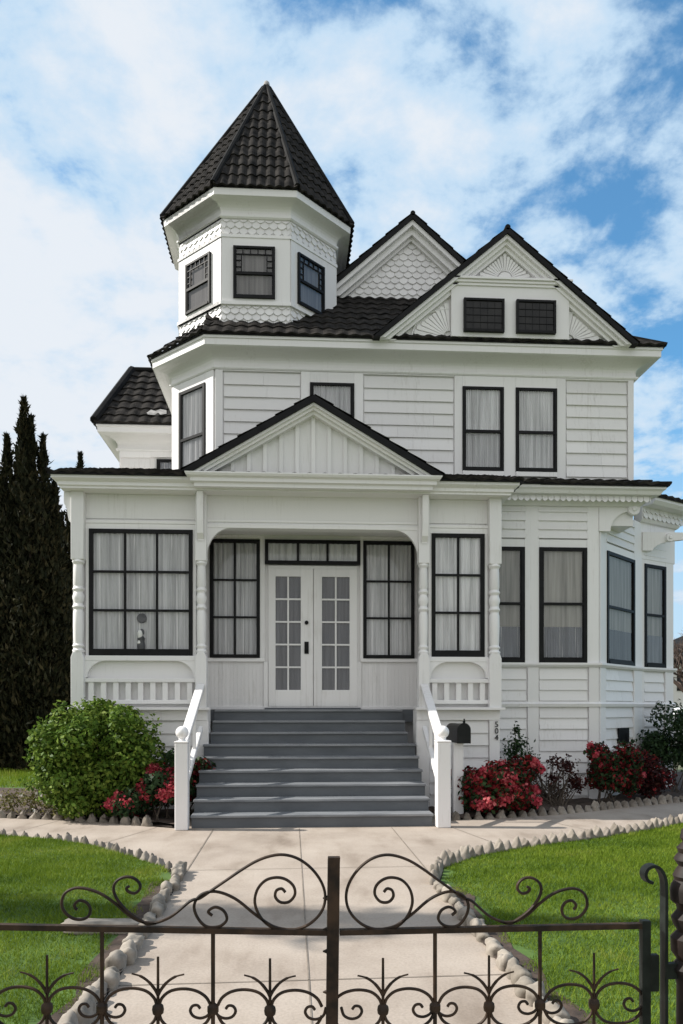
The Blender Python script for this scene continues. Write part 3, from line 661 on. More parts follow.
# house number on the porch corner, digits stacked
def digits(txt,x,y,z,size,step):
    m=MB()
    for i,ch in enumerate(txt):
        cu=bpy.data.curves.new('numeral','FONT'); cu.body=ch; cu.size=size; cu.align_x='CENTER'; cu.extrude=.008; cu.offset=.0
        to=bpy.data.objects.new('numeral',cu); me=bpy.data.meshes.new_from_object(to)
        m.add([(x+v.co.x*1.0,y-v.co.z,z-i*step+v.co.y) for v in me.vertices],[tuple(p.vertices) for p in me.polygons])
        bpy.data.objects.remove(to); bpy.data.curves.remove(cu); bpy.data.meshes.remove(me)
    return m.build('house_number',M['number'],house)
digits('504',ux(496.6,P-.06),P-.062,zz(497,727,P-.06),.122,.1)
# ---- bay: right part of the first storey
zs=zz(560,664,W); zt=zz(560,548,W); zbt=zz(560,705,W)
def sid(fr,u0,u1,z0,z1,pitch,o=0.): return one('siding',M['white'],lambda b:b.siding(fr,u0,u1,z0,z1,pitch,o),house)
def face(fr,L,wins,segs,sill=True):
    """segs: list of (u0,u1) siding panels below/above; wins list"""
    k=MB(); us=sorted([0,L]+[v for w in wins for v in w])
    piers=[(us[i],us[i+1]) for i in range(0,len(us),2)]
    for a,b in piers: k.box(fr,a+.002,b-.002,0,.042,zs,4.95)
    for a,b in wins:
        k.box(fr,a,b,0,.041,zt,zt+.13)
        sid(fr,a-.02,b+.02,zt+.15,4.95,.15,.02)
    for a,b in segs:
        sid(fr,a+.02,b-.02,zbt+.07,zs-.08,.165); sid(fr,a+.02,b-.02,.1,zbt-.03,.19)
    e=sorted(set([0,L]+[v for w in segs for v in w]))
    for i in range(len(e)-1):
        if not any(abs(e[i]-a)<1e-6 for a,b in segs): k.box(fr,e[i]+.002,e[i+1]-.002,0,.042,0.,zs-.05)
    k.build('wall_trim',M['trim'],house,bevel=.004)
fb0=pxr+.01
FBW=Fr(fb0,W); LB=BX-fb0
ws=[(ux(484,W)-fb0,ux(524,W)-fb0),(ux(538.5,W)-fb0,ux(586,W)-fb0)]; ws[0]=(max(ws[0][0],.03),ws[0][1])
face(FBW,LB,ws,[(.03,ux(527,W)-fb0),(ux(538,W)-fb0,ux(588,W)-fb0)])
def uat(fr,x): 
    lo,hi=0,5
    for _ in range(40):
        m=(lo+hi)/2; X,Y,_z=fr.p(m,0,0); q=CX+FPX*(X*cP-Y*sP)/(X*sP+Y*cP)
        if q<x: lo=m
        else: hi=m
    return lo
w1=(uat(FB1,604.5),uat(FB1,632)); face(FB1,L1,[w1],[(w1[0]-.03,w1[1]+.0)])
w2=(uat(FB2,642.5),uat(FB2,663.5)); face(FB2,L2,[w2],[(w2[0],w2[1])])
for fr,w in ((FBW,ws[0]),(FBW,ws[1]),(FB1,w1),(FB2,w2)): window(fr,w[0],w[1],zs+.02,zt,hung=.51,blind=.30,bw=.058)
bpath=[(fb0,W),(BX,W),b1,b2,(b2[0],20.)]
one('sill_course',M['trim'],lambda b:(b.sweep(bpath,[(-.02,zs-.05),(.06,zs-.05),(.09,zs-.015),(.09,zs+.018),(-.02,zs+.018)]),b.sweep(bpath,[(-.02,zbt-.03),(.06,zbt-.03),(.075,zbt+.02),(.02,zbt+.06),(-.02,zbt+.06)])),house)
one('vent',M['black'],lambda b:b.box(FB1,uat(FB1,616),uat(FB1,626),0.03,.06,zz(620,743,13.6),zz(620,728,13.6)),house)
# frieze over the cut corner, cornice with a scalloped drop, brackets with rosettes
EX=ux(655,W)-.39
fz0,fz1=zz(560,503,W),5.0
ZB=5.17; OVB=.42
beam=[(fb0,W),(EX,W),(EX,W+1.6)]
one('frieze',M['trim'],lambda b:(b.sweep(beam,[(-.12,fz0-.02),(.05,fz0-.02),(.05,ZB-.05),(-.12,ZB-.05)])),house)
prof=[(-.05,ZB-.13),(OVB-.09,ZB-.13),(OVB-.06,ZB-.08),(OVB-.02,ZB-.05),(OVB-.02,ZB-.012),(-.05,ZB-.012)]
one('cornice',M['trim'],lambda b:(b.sweep(beam,prof),b.sweep(beam,[(.04,ZB-.27),(.10,ZB-.27),(.16,ZB-.20),(.24,ZB-.129),(.04,ZB-.129)])),house)
sc=MB(); fsc=Fr(0,W-.24); sc.scales(fsc,[(fb0+.1,ZB-.24),(EX+.2,ZB-.24),(EX+.2,ZB-.13),(fb0+.1,ZB-.13)],.10,.09); sc.build('fish_scale_shingles',M['trim'],house)
edge(beam,ZB,OVB,.045)
rb=MB(); zq=ZB+(OVB+.03)*.33
rb.tile((pxr-.1,W-OVB-.03,ZB),(EX+OVB+.03,W-OVB-.03,ZB),(XR,W,zq+.02),(pxr-.1,W,zq+.02),course=.24,wave=.22,amp=.03)
rb.tile((EX+OVB+.03,W-OVB-.03,ZB),(EX+OVB+.03,18.,ZB),(XR,18.,zq+.02),(XR,W,zq+.02),course=.3,wave=.22,sub=4)
rb.add([(EX+OVB,W-OVB,ZB-.02),(EX+OVB,18,ZB-.02),(4.,18.,ZB-.02),(4.,W-OVB,ZB-.02)],[(0,1,2,3)]); rb.build('roof',M['tile'],house)
one('soffit',M['trim'],lambda b:b.slab([(BX,W+.01),(EX,W+.01),(EX,W+3),(BX,W+3)],fz0+.1,fz0+.16),house)
def bracket(fr,ua,ub,z,drop,rz=.11,rosu=None):
    pts=[(ua,z),(ub,z),(ub,z-.12)]+[(ub-.02-(ub-ua-.21)*math.sin(a),z-drop+(drop-.135)*math.cos(a)) for a in [PI/2*i/8 for i in range(1,9)]]+[(ua+.19,z-drop),(ua,z-drop)]
    o=one('bracket',M['trim'],lambda b:b.prism(fr,pts,-.05,.055),house)
    c=fr.p(rosu,0,z-.10)
    one('rosette',M['trim'],lambda b:(b.tube([fr.p(rosu,.05,z-.10),fr.p(rosu,.10,z-.10)],[rz,rz*.9],18),b.tube([fr.p(rosu,.10,z-.10),fr.p(rosu,.118,z-.10)],[rz*.45,rz*.3],12)),o,smooth=True)
    return o
bracket(FW,BX,EX-.02,fz0-.0,.47,rosu=ux(632,W))
# side bay: own eave with fish scales, second bracket
sb=[(b1[0]-.1,b1[1]-.06),b1,b2,(b2[0],20.)]; za_=zz(655,523,b1[1]+.2); ZS=zz(672,503,b1[1])
one('frieze',M['trim'],lambda b:b.sweep(sb,[(-.05,4.3),(.05,4.3),(.05,za_-.06),(.10,za_-.05),(.14,za_),(-.05,za_)]),house)
fss=Fr(*FB2.p(0,.13,0)[:2],FB2.a); one('fish_scale_shingles',M['trim'],lambda b:b.scales(fss,[(-.1,za_),(L2+.3,za_),(L2+.3,ZS-.12),(-.1,ZS-.12)],.14,.1),house)
one('cornice',M['trim'],lambda b:b.sweep(sb,[(-.05,za_),(.12,za_),(.13,ZS-.12),(.34,ZS-.11),(.40,ZS-.05),(.40,ZS),(-.05,ZS)]),house)
edge(sb,ZS+.01,.42,.04)
rr_=MB(); rr_.tile((*FB2.p(-.1,.45,0)[:2],ZS+.01),(*FB2.p(L2+.3,.45,0)[:2],ZS+.01),(*FB2.p(L2,-1.3,0)[:2],ZS+.5),(*FB2.p(0,-1.3,0)[:2],ZS+.5),course=.3,wave=.2,sub=4); rr_.build('roof',M['tile'],house)
F2B=Fr(0,b1[1]-.02); bracket(F2B,b1[0]+.02,b2[0]+.02,zz(655,533,b1[1]),.34,.085,rosu=ux(667.5,b1[1]))
place(house)
# window ornament standing on the sunroom sill
orn=empty('window_figurine',(ux(141.5,P),P-.02,ZWs+.10)); ox_=ux(141.5,P); oz=ZWs+.1
tag(orn,'small dark and white figurine standing inside the left porch window','figurine')
one('body',M['figdark'],lambda b:b.lathe(ox_,P-.024,[(.058,oz),(.062,oz+.05),(.05,oz+.12),(.058,oz+.16),(.03,oz+.2)],12),orn,smooth=True)
one('torso',M['porcelain'],lambda b:b.lathe(ox_-.014,P-.040,[(.02,oz+.04),(.042,oz+.09),(.026,oz+.14),(.036,oz+.19),(.042,oz+.235),(.03,oz+.27),(.012,oz+.285)],12),orn,smooth=True)
one('hair',M['figdark'],lambda b:b.lathe(ox_+.012,P-.024,[(.028,oz+.215),(.036,oz+.25),(.03,oz+.285),(.01,oz+.3)],12),orn,smooth=True)
place(orn)
hz=zz(142,618.5,P); hung=empty('suncatcher',(ox_+.01,P-.04,hz)); tag(hung,'grey oval disc hanging in the left porch window above the figurine','ornament')
one('disc',M['figdark'],lambda b:b.tube([(ox_+.01,P-.030,hz),(ox_+.01,P-.038,hz)],[.075,.07],18),hung)
one('cord',M['porcelain'],lambda b:b.tube([(ox_+.01,P-.03,hz+.06),(ox_+.01,P-.03,ZWt-.06)],.003,4),hung); place(hung)
# ================================================================ GROUND
def sheet(name,poly,z,mat,kind='structure'):
    m=MB(); m.add([(x,y,z) for x,y in poly],[tuple(range(len(poly)))]); o=m.build(name,M[mat]); o['kind']=kind; return o
sheet('ground',[(-250,-60),(250,-60),(250,400),(-250,400)],-.03,'farground')
PLx,PRx=-1.0,1.27
Rf=[(1.27,7.05),(1.42,7.65),(1.85,8.22),(2.4,8.61),(3.0,8.98),(3.69,9.33),(4.5,9.85),(5.29,10.46),(7.5,12.2),(12,16)]
Rb=[(1.95,10.75),(2.34,10.93),(3.1,11.12),(3.9,11.4),(4.5,11.7),(5.1,12.08),(6.39,12.75),(8.2,13.9),(12,17.5)]
Lf=[(-1.0,7.35),(-1.2,7.9),(-1.71,8.57),(-2.17,9.15),(-2.77,9.62),(-3.57,9.98),(-5.5,10.5),(-12,11.6)]
Lb=[(-1.5,10.42),(-1.9,10.62),(-2.61,11.02),(-3.3,11.3),(-4.11,11.55),(-6,12.0),(-12,13.2)]
path=[(PLx,-3),(PRx,-3)]+Rf+[(13,17.5)]+Rb[::-1]+[(1.95,W),(-1.5,W)]+Lb+[(-12,11.6)][:0]+Lf[::-1]
sheet('front_path',path,.0,'concrete')
# joints: shallow dirt-filled grooves drawn as narrow strips
m=MB()
def jl(x0,y0,x1,y1,w=.009):
    d=np.array((x1-x0,y1-y0)); n=np.array((-d[1],d[0]))/np.linalg.norm(d)*w/2
    m.add([(x0-n[0],y0-n[1],.004),(x1-n[0],y1-n[1],.004),(x1+n[0],y1+n[1],.004),(x0+n[0],y0+n[1],.004)],[(0,1,2,3)])
jl(.10,-3,.10,10.3); jl(-1.0,7.4,-1.0,10.3,.014); jl(1.30,7.1,1.30,10.3,.012)
for y in (1.4,4.55,7.72): jl(-1.,y,1.27,y+.05)
for x,y,x2,y2 in ((2.4,8.7,2.0,10.7),(3.9,9.5,3.4,11.1),(5.4,10.6,4.8,11.8),(-2.2,9.2,-1.75,10.5),(-3.5,10.05,-3.2,11.2)): jl(x,y,x2,y2)
o=m.build('path_joint',M['joint']); o['kind']='structure'
Ll=[(-1.05,-3)]+[(x-.05,y-.05) for x,y in Lf]+[(-12,-3)]
Rl=[(1.32,-3)]+[(x+.05,y-.05) for x,y in Rf]+[(12,-3)]
sheet('lawn',Ll,.012,'turf'); sheet('lawn',Rl,.012,'turf')
LBp=[(-1.52,10.46)]+[(x,y+.05) for x,y in Lb[1:]]+[(-12,15),(-4,15.5),(-3.2,13.5),(-1.5,12.2)]
RBp=[(1.97,10.8)]+[(x,y+.05) for x,y in Rb[1:]]+[(12,20),(6,16),(4,14),(1.97,13.)]
def lumpy(name,poly,mat,amp=.05):
    import bmesh
    xs=[p[0] for p in poly]; ys=[p[1] for p in poly]; h=.16; vs={}; fs=[]; V=[]
    def ins(u,v):
        c=False; n=len(poly)
        for i in range(n):
            (x1,y1),(x2,y2)=poly[i],poly[(i+1)%n]
            if (y1>v)!=(y2>v) and u<(x2-x1)*(v-y1)/(y2-y1)+x1: c=not c
        return c
    nx=int((max(xs)-min(xs))/h)+1; ny=int((max(ys)-min(ys))/h)+1
    def vid(i,j):
        if (i,j) not in vs: vs[(i,j)]=len(V); V.append((min(xs)+i*h,min(ys)+j*h,.02+amp*random.random()))
        return vs[(i,j)]
    for i in range(nx):
        for j in range(ny):
            if ins(min(xs)+(i+.5)*h,min(ys)+(j+.5)*h): fs.append((vid(i,j),vid(i+1,j),vid(i+1,j+1),vid(i,j+1)))
    b=MB(); b.v=V; b.f=fs; o=b.build(name,M[mat],smooth=True); o['kind']='structure'; return o
sheet('flower_bed',LBp,.008,'soil'); sheet('flower_bed',RBp,.008,'soil')
lumpy('bed_soil',LBp,'soil'); lumpy('bed_soil',RBp,'soil')
sheet('rear_lawn',[(-40,13.4),(-12,13.4),(-4.2,16),(-4.2,40),(-40,40)],-.01,'turf')
for sg,x0 in ((-1,-1.0),(1,1.26)):
    rgq=random.Random(4+sg); pts=[(x0,-3)]+[(x0+sg*(.20+rgq.uniform(-.05,.06)),-3+.35*i) for i in range(30)]
    ym=7.3 if sg<0 else 6.8
    pts=[p for p in pts if p[1]<ym]+[(x0,ym)]
    sheet('soil_strip',pts if sg<0 else pts[::-1],.017,'soil')
# grass blades
def blades(poly,xr,yr,dens,seed,hgt=.036,name='grass'):
    rg=np.random.default_rng(seed); A=(xr[1]-xr[0])*(yr[1]-yr[0]); n=int(A*dens)
    x=rg.uniform(*xr,n); y=rg.uniform(*yr,n); ins=np.zeros(n,bool); k=len(poly)
    for i in range(k):
        (x1,y1),(x2,y2)=poly[i],poly[(i+1)%k]
        if y1==y2: continue
        c=((y1>y)!=(y2>y))&(x<(x2-x1)*(y-y1)/(y2-y1)+x1); ins^=c
    e_=.12+.06*np.sin(y*5.+seed)+.05*np.sin(y*13.)+rg.uniform(-.04,.04,n); ins&=~((y<7.6)&(x>-1.06-e_)&(x<1.32+e_))
    # keep only what the lens or a small step aside could see
    fx=(x*cP-y*sP)/(x*sP+y*cP); ins&=(np.abs(fx)<.62)
    patch=np.sin(x*2.1+1.3*np.sin(y*1.7))*np.sin(y*2.6+np.sin(x*1.9)); 
    x,y,patch=x[ins],y[ins],patch[ins]; n=len(x)
    a=rg.uniform(0,2*PI,n); h=hgt*rg.uniform(.5,1.25,n)*(1+.25*patch); w=rg.uniform(.0018,.0034,n)*(1+.12*np.maximum(0,y-4))
    lx=rg.normal(0,.022,n); ly=rg.normal(0,.022,n)
    V=np.empty((n,3,3),np.float32)
    V[:,0]=np.stack([x-w*np.cos(a),y-w*np.sin(a),np.full(n,.008)],1); V[:,1]=np.stack([x+w*np.cos(a),y+w*np.sin(a),np.full(n,.008)],1); V[:,2]=np.stack([x+lx,y+ly,.01+h],1)
    return fast(name,V.reshape(-1,3),3,M['grass'])
def fast(name,V,k,mat,parent=None):
    n=len(V)//k; me=bpy.data.meshes.new(name); me.vertices.add(len(V)); me.vertices.foreach_set('co',V.astype(np.float32).ravel())
    me.loops.add(n*k); me.loops.foreach_set('vertex_index',np.arange(n*k,dtype=np.int32)); me.polygons.add(n); me.polygons.foreach_set('loop_start',np.arange(0,n*k,k,dtype=np.int32))
    me.update(calc_edges=True); me.validate(); me.materials.append(mat)
    o=bpy.data.objects.new(name,me); COL.objects.link(o)
    if parent: o.parent=parent
    return o
o=blades(Ll,(-5.5,-1.04),(2.6,10.6),6500,1); tag(o,'short green lawn grass left of the front path','grass',kind='stuff')
o=blades(Rl,(1.30,7.0),(2.6,12.),6500,2); tag(o,'short green lawn grass right of the front path','grass',kind='stuff')
o=blades([(-14,13.6),(-4.4,16),(-4.4,22),(-14,22)],(-14,-4.4),(13.6,22),500,3,.12); tag(o,'strip of grass beyond the hedge left of the house','grass',kind='stuff')
# ================================================================ STONE EDGINGS
def stone_mesh(seed,l,w,h,pointed=False):
    import bmesh
    rg=random.Random(seed); bm=bmesh.new(); bmesh.ops.create_icosphere(bm,subdivisions=3,radius=1.)
    ph=[rg.uniform(0,6) for _ in range(6)]
    for v in bm.verts:
        x,y,z=v.co; p=4.; k=(abs(x)**p+abs(y)**p+abs(z)**p)**(-1/p); x,y,z=x*k,y*k,z*k
        nz=1+.05*math.sin(3*x+ph[0]+2*y)+.06*math.sin(4*y+ph[1]+3*z)+.05*math.sin(5*z+ph[2]+4*x)+rg.uniform(-.015,.015)
        if pointed:
            t=max(0,(z+1)/2); x*=(1-.90*t); y*=(1-.30*t)
        v.co=(x*l/2*nz,y*w/2*nz,(z*.5+.5)*h*nz)
    me=bpy.data.meshes.new('edging'); bm.to_mesh(me); bm.free()
    for p in me.polygons: p.use_smooth=True
    return me
def row(pts,step,mesh_list,name,label,cat,group,mat,z=-.028,jit=.02,scale=(.9,1.12)):
    for me in mesh_list:
        if not me.materials: me.materials.append(mat)
    d=0.; out=[]; seg=[math.dist(pts[i],pts[i+1]) for i in range(len(pts)-1)]; T=sum(seg); n=int(T/step)
    for i in range(n):
        s_=i*T/n; j=0
        while j<len(seg)-1 and s_>seg[j]: s_-=seg[j]; j+=1
        f=s_/seg[j]; (x0,y0),(x1,y1)=pts[j],pts[j+1]
        o=bpy.data.objects.new(name,random.choice(mesh_list)); COL.objects.link(o)
        o.location=(x0+(x1-x0)*f+random.uniform(-jit,jit)*.5,y0+(y1-y0)*f+random.uniform(-jit,jit)*.5,z)
        o.rotation_euler=(random.uniform(-.09,.09),random.uniform(-.09,.09),math.atan2(y1-y0,x1-x0)+random.uniform(-.22,.22)); k=random.uniform(*scale); o.scale=(k*random.uniform(.92,1.08),k*random.uniform(.9,1.1),k*random.uniform(.85,1.12))
        tag(o,label,cat,group); out.append(o)
    return out
rocks=[stone_mesh(i,.130,.092,.11) for i in range(7)]
blocks=[stone_mesh(40+i,.185,.10,.145,True) for i in range(5)]
blk=[stone_mesh(60+i,.20,.11,.135,True) for i in range(5)]
row([(-1.06,3.3),(-1.03,5.2),(-1.03,7.75)],.138,rocks,'edging_stone','pale rounded stone in the row along the left side of the front path','stone','stones edging the left side of the front path',M['stone'],jit=.04,z=-.03,scale=(.78,1.18))
row([(1.29,3.3),(1.30,5.2),(1.28,6.95)],.138,rocks,'edging_stone','pale rounded stone in the row along the right side of the front path','stone','stones edging the right side of the front path',M['stone'],jit=.04,z=-.03,scale=(.78,1.18))
row([(x,y-.02) for x,y in Rf[:9]],.150,blocks,'edging_block','pointed grey block in the curved row bordering the right lawn','edging block','blocks bordering the right lawn',M['block'],scale=(.95,1.15))
row([(x,y-.02) for x,y in Lf[1:6]]+[(-4.6,10.25)],.165,blocks,'edging_block','pointed grey block in the curved row bordering the left lawn','edging block','blocks bordering the left lawn',M['block'],z=-.055,scale=(.8,1.0))
row([(x,y+.03) for x,y in Rb[:7]]+[(7.4,13.35)],.175,blk,'edging_block','pointed grey block edging the flower bed right of the steps','edging block','blocks edging the right flower bed',M['block'])
row([(x,y+.03) for x,y in Lb[1:5]]+[(-5.4,11.85)],.185,blk,'edging_block','pointed grey block edging the flower bed left of the steps','edging block','blocks edging the left flower bed',M['block'])
fs_=bpy.data.objects.new('edging_stone',stone_mesh(99,.55,.17,.09)); fs_.data.materials.append(M['block']); COL.objects.link(fs_); fs_.location=(-1.32,5.62,.0); fs_.rotation_euler=(.05,.04,.06)
tag(fs_,'long flat grey stone lying in the left lawn against the path edging','stone')
# ================================================================ PLANTS
def leafcloud(name,mat,parent,centers,n,size,seed,aspect=.55,shell=.55,up=.25,noise_amp=.16,floor=.03):
    """leaves scattered through ellipsoids: centers = (x,y,z,rx,ry,rz)"""
    rg=np.random.default_rng(seed); C=np.array(centers,float); vol=(C[:,3]*C[:,4]*C[:,5])**.7; idx=rg.choice(len(C),n,p=vol/vol.sum())
    d=rg.normal(size=(n,3)); d/=np.linalg.norm(d,axis=1)[:,None]
    r=(shell+(1-shell)*rg.random(n))*(1+noise_amp*(np.sin(d[:,0]*5+seed)*np.sin(d[:,1]*6+seed*2)+.7*np.sin(d[:,2]*9+d[:,0]*7+seed)))
    r=np.where(rg.random(n)<.22,r*rg.random(n)**.5,r)
    p=C[idx,:3]+d*C[idx,3:]*r[:,None]; keep=p[:,2]>floor; p=p[keep]; d=d[keep]; n=len(p)
    nrm=d*.75+rg.normal(size=(n,3))*.6+np.array((0,0,up)); nrm/=np.linalg.norm(nrm,axis=1)[:,None]
    t=np.cross(nrm,rg.normal(size=(n,3))); t/=np.linalg.norm(t,axis=1)[:,None]; b=np.cross(nrm,t)
    s=size*rg.uniform(.6,1.3,n)[:,None]
    V=np.empty((n,4,3)); V[:,0]=p-t*s*.5; V[:,1]=p+b*s*aspect*.5+nrm*s*.08; V[:,2]=p+t*s*.5-nrm*s*.06; V[:,3]=p-b*s*aspect*.5+nrm*s*.08
    return fast(name,V.reshape(-1,3),4,mat,parent)
def stems(name,parent,base,centers,n,seed,mat,r=.012):
    rg=random.Random(seed); m=MB()
    for i in range(n):
        c=rg.choice(centers); q=(c[0]+rg.uniform(-.6,.6)*c[3],c[1]+rg.uniform(-.6,.6)*c[4],c[2]+rg.uniform(-.3,.7)*c[5])
        b=(base[0]+rg.uniform(-.3,.3)*.6,base[1]+rg.uniform(-.2,.2),0); mid=tuple((b[k]+q[k])/2+rg.uniform(-.06,.06) for k in range(3))
        m.tube([b,mid,q],[r,r*.7,r*.35],5)
    return m.build(name,mat,parent,smooth=True)
def bush(name,label,cat,base,centers,parts,nst=10,seed=1):
    e=empty(name,(base[0],base[1],0)); tag(e,label,cat)
    for nm,mt,n,sz,kw in parts: 
        cs=kw.pop('centers',centers); leafcloud(nm,M[mt],e,cs,n,sz,seed+len(nm)+n%7,**kw)
    if nst: stems('stem',e,base,centers,nst,seed,M['bark'])
    place(e); return e
def blobs(cx,cy,rx,ry,zmin,zmax,n,seed,rad=.33):
    rg=random.Random(seed); out=[]
    for i in range(n):
        a=rg.uniform(0,2*PI); q=rg.uniform(.2,1)**.5; z=rg.uniform(zmin+rad*.5,zmax-rad*.7)
        f=1-.25*max(0,(z-zmin)/(zmax-zmin)-.6); r=rad*rg.uniform(.75,1.25)
        out.append((cx+rx*q*math.cos(a)*f,cy+ry*q*math.sin(a)*f,z,r,r,r*.85))
    return out
hb=[(-2.72,11.4,.80,.8,.48,.84),(-3.12,11.4,.86,.52,.46,.76),(-2.28,11.4,.82,.52,.46,.74),(-2.7,11.35,.5,.95,.46,.5)]
bush('hedge_bush','large rounded bright green shrub in front of the left porch window','bush',(-2.7,11.5),hb+blobs(-2.72,11.35,.74,.42,.1,1.68,34,3,.22),[('foliage','leaf_hedge',26000,.072,dict(shell=.75,aspect=.6))],14,5)
rb_=blobs(-1.72,11.0,.22,.28,.2,1.0,9,8,.2)+blobs(-2.05,10.95,.25,.16,.1,.55,7,9,.18)
def heads(cs,n,seed,r=.085,front=.6):
    rg=random.Random(seed); out=[]
    for i in range(n):
        c=rg.choice(cs); a=rg.uniform(PI*1.0,PI*2.0); e=rg.uniform(-.2,1.1)
        out.append((c[0]+c[3]*math.cos(a)*math.cos(e)*.95,c[1]+c[4]*math.sin(a)*math.cos(e)*.95,c[2]+c[5]*math.sin(e)*.95,r*rg.uniform(.7,1.2),r*rg.uniform(.7,1.2),r*.8))
    return out
bush('flowering_shrub','shrub with pink and red flower clusters between the green bush and left newel post','bush',(-1.8,11.0),rb_,[('foliage','leaf_dark',4600,.085,dict(shell=.5)),('red_leaves','leaf_red',350,.07,dict(shell=.8)),('flowers','leaf_pink',4200,.045,dict(centers=heads(rb_,17,4,.125),shell=.4,aspect=.8))],10,21)
rs=blobs(-1.33,11.35,.12,.3,.2,.9,6,14,.16)
bush('flowering_shrub','small red shrub growing through the left stair rail beside the steps','bush',(-1.35,11.4),rs,[('foliage','leaf_dark',500,.10,dict(shell=.5)),('red_leaves','leaf_red',800,.06,dict(shell=.6))],5,31)
r1=blobs(2.95,11.4,.50,.3,.08,.88,22,41,.22)
bush('red_shrub','dense scarlet-leaved shrub behind the mailbox post right of the steps','bush',(2.95,11.4),r1,[('foliage','leaf_red',5000,.08,dict(shell=.7)),('green_leaves','leaf_dark',4600,.085,dict(shell=.5)),('flowers','leaf_pink',4600,.055,dict(centers=heads(r1,42,14,.10),shell=.4,aspect=.8))],10,51)
r2=blobs(5.12,12.35,.36,.26,.2,1.12,18,61,.2)
bush('red_shrub','rounded red and green shrub against the cut corner of the house','bush',(5.0,12.35),r2,[('foliage','leaf_dark',4200,.07,dict(shell=.65)),('red_leaves','leaf_red',2600,.07,dict(shell=.8)),('flowers','leaf_pink',500,.05,dict(centers=heads(r2,8,15,.08),shell=.4,aspect=.8))],10,71)
r3=blobs(6.0,13.0,.5,.3,.1,.82,16,81,.2)
bush('red_shrub','low dull red shrub under the dark green bush at the right edge','bush',(6.0,13.0),r3,[('foliage','leaf_maroon',3000,.07,dict(shell=.6)),('red_leaves','leaf_red',900,.06,dict(shell=.8))],10,91)
g1=blobs(7.0,14.0,.55,.4,.5,1.62,18,101,.28)
bush('evergreen_bush','dark green bush at the right edge beyond the bay window','bush',(7.0,14.0),g1,[('foliage','leaf_dark',6500,.07,dict(shell=.7))],10,111)
c1_=[(3.62,12.6,.95,.2,.14,.30),(3.55,12.62,.75,.2,.14,.3),(3.8,12.6,.7,.2,.12,.26),(3.62,12.6,1.22,.07,.07,.12)]
bush('climbing_plant','thin dark leafy plant against the wall beside the house number','plant',(3.62,12.6),c1_,[('foliage','leaf_dark',900,.06,dict(shell=.3,noise_amp=.3))],8,121)
d1=blobs(4.1,12.3,.5,.3,.1,.9,14,131,.16)
bush('bare_shrub','dark twiggy shrub with few maroon leaves between the two red shrubs','bush',(4.1,12.3),d1,[('foliage','leaf_maroon',1500,.055,dict(shell=.3,noise_amp=.3))],60,141)
l1=[(-3.75,11.75,.25,.28,.2,.25),(-3.45,11.6,.18,.2,.15,.2),(-4.1,11.9,.2,.25,.2,.22),(-3.2,11.35,.1,.25,.1,.12)]
bush('low_perennial','low straw-coloured plant with small white flowers left of the green bush','plant',(-3.7,11.75),l1,[('foliage','leaf_straw',900,.05,dict(shell=.3,noise_amp=.3)),('flowers','flower_white',20,.06,dict(shell=.8,aspect=.9))],14,151)
# ---- conifers
def conifer(label,x,y,spires,n,seed):
    e=empty('conifer_tree',(x,y,0)); tag(e,label,'tree'); rg=np.random.default_rng(seed)
    tk=MB(); tk.tube([(x,y,0),(x,y,1.5),(x+.05,y,4.)],[.28,.22,.12],9); 
    V=[]
    for (dx,dy,h,r,z0) in spires:
        tk.tube([(x+dx*.3,y+dy*.3,.5),(x+dx,y+dy,h*.5),(x+dx,y+dy,h*.97)],[.09,.06,.015],6)
        k=int(n*(h*r)/sum(q_[2]*q_[3] for q_ in spires)); t=rg.random(k)**.85; z=z0+(h-z0)*t
        rad=r*1.55*np.minimum(1,1.35*(1-t)**1.0+.03)*np.minimum(1,.7+t*2)
        a=rg.uniform(0,2*PI,k); lump=1+.30*np.sin(a*2+z*1.9+dx*7+seed)+.42*np.sin(z*5.1+a*3+dy*5)+.38*np.sin(z*12.+a*2+dx*9); q=rad*lump*(.25+.75*rg.random(k)**.6)*(1+.55*rg.random(k)**5)
        p=np.stack([x+dx+q*np.cos(a),y+dy+q*np.sin(a),z],1)
        up=np.stack([np.cos(a)*.42,np.sin(a)*.42,np.ones(k)],1)+rg.normal(size=(k,3))*.42; up/=np.linalg.norm(up,axis=1)[:,None]
        sd=np.cross(up,rg.normal(size=(k,3))); sd/=np.linalg.norm(sd,axis=1)[:,None]
        L=rg.uniform(.08,.26,k)[:,None]; w=rg.uniform(.015,.045,k)[:,None]
        v=np.empty((k,4,3)); v[:,0]=p-up*L*.4; v[:,1]=p+sd*w; v[:,2]=p+up*L*.6; v[:,3]=p-sd*w; V.append(v.reshape(-1,3))
    tk.build('trunk',M['bark'],e,smooth=True)
    fast('crown',np.concatenate(V),4,M['leaf_cone'],e); place(e); return e
T1=20.; tx=lambda px: ux(px,T1)
th=lambda px,py: zz(px,py,T1)
cx_=tx(24); sp_=[(27,402,.40),(34,420,.36),(45,438,.36),(52,476,.36),(9,438,.40),(17,446,.36),(0,470,.4),(-10,462,.42),(-22,490,.5),(58,515,.34),(40,500,.42),(22,480,.5),(5,510,.5),(48,560,.4)]
rgs=random.Random(5); sp_+=[(rgs.uniform(-25,58),rgs.uniform(455,600),rgs.uniform(.16,.3)) for _ in range(22)]
conifer('tall dark many-spired conifer at the left edge of the picture',cx_,T1,[(tx(a)-cx_,rgs.uniform(-.25,.25),th(a,b),c,.1) for a,b,c in sp_],95000,3)
cx2=ux(64,22.); conifer('shorter dark conifer close to the left porch corner behind the tall one',cx2,22.,[(ux(a,22.)-cx2,rgs.uniform(-.1,.3),zz(a,b,22.),c,.1) for a,b,c in ((61,515,.34),(70,508,.42),(79,452,.34),(53,545,.34),(66,560,.5),(90,520,.4))],26000,5)
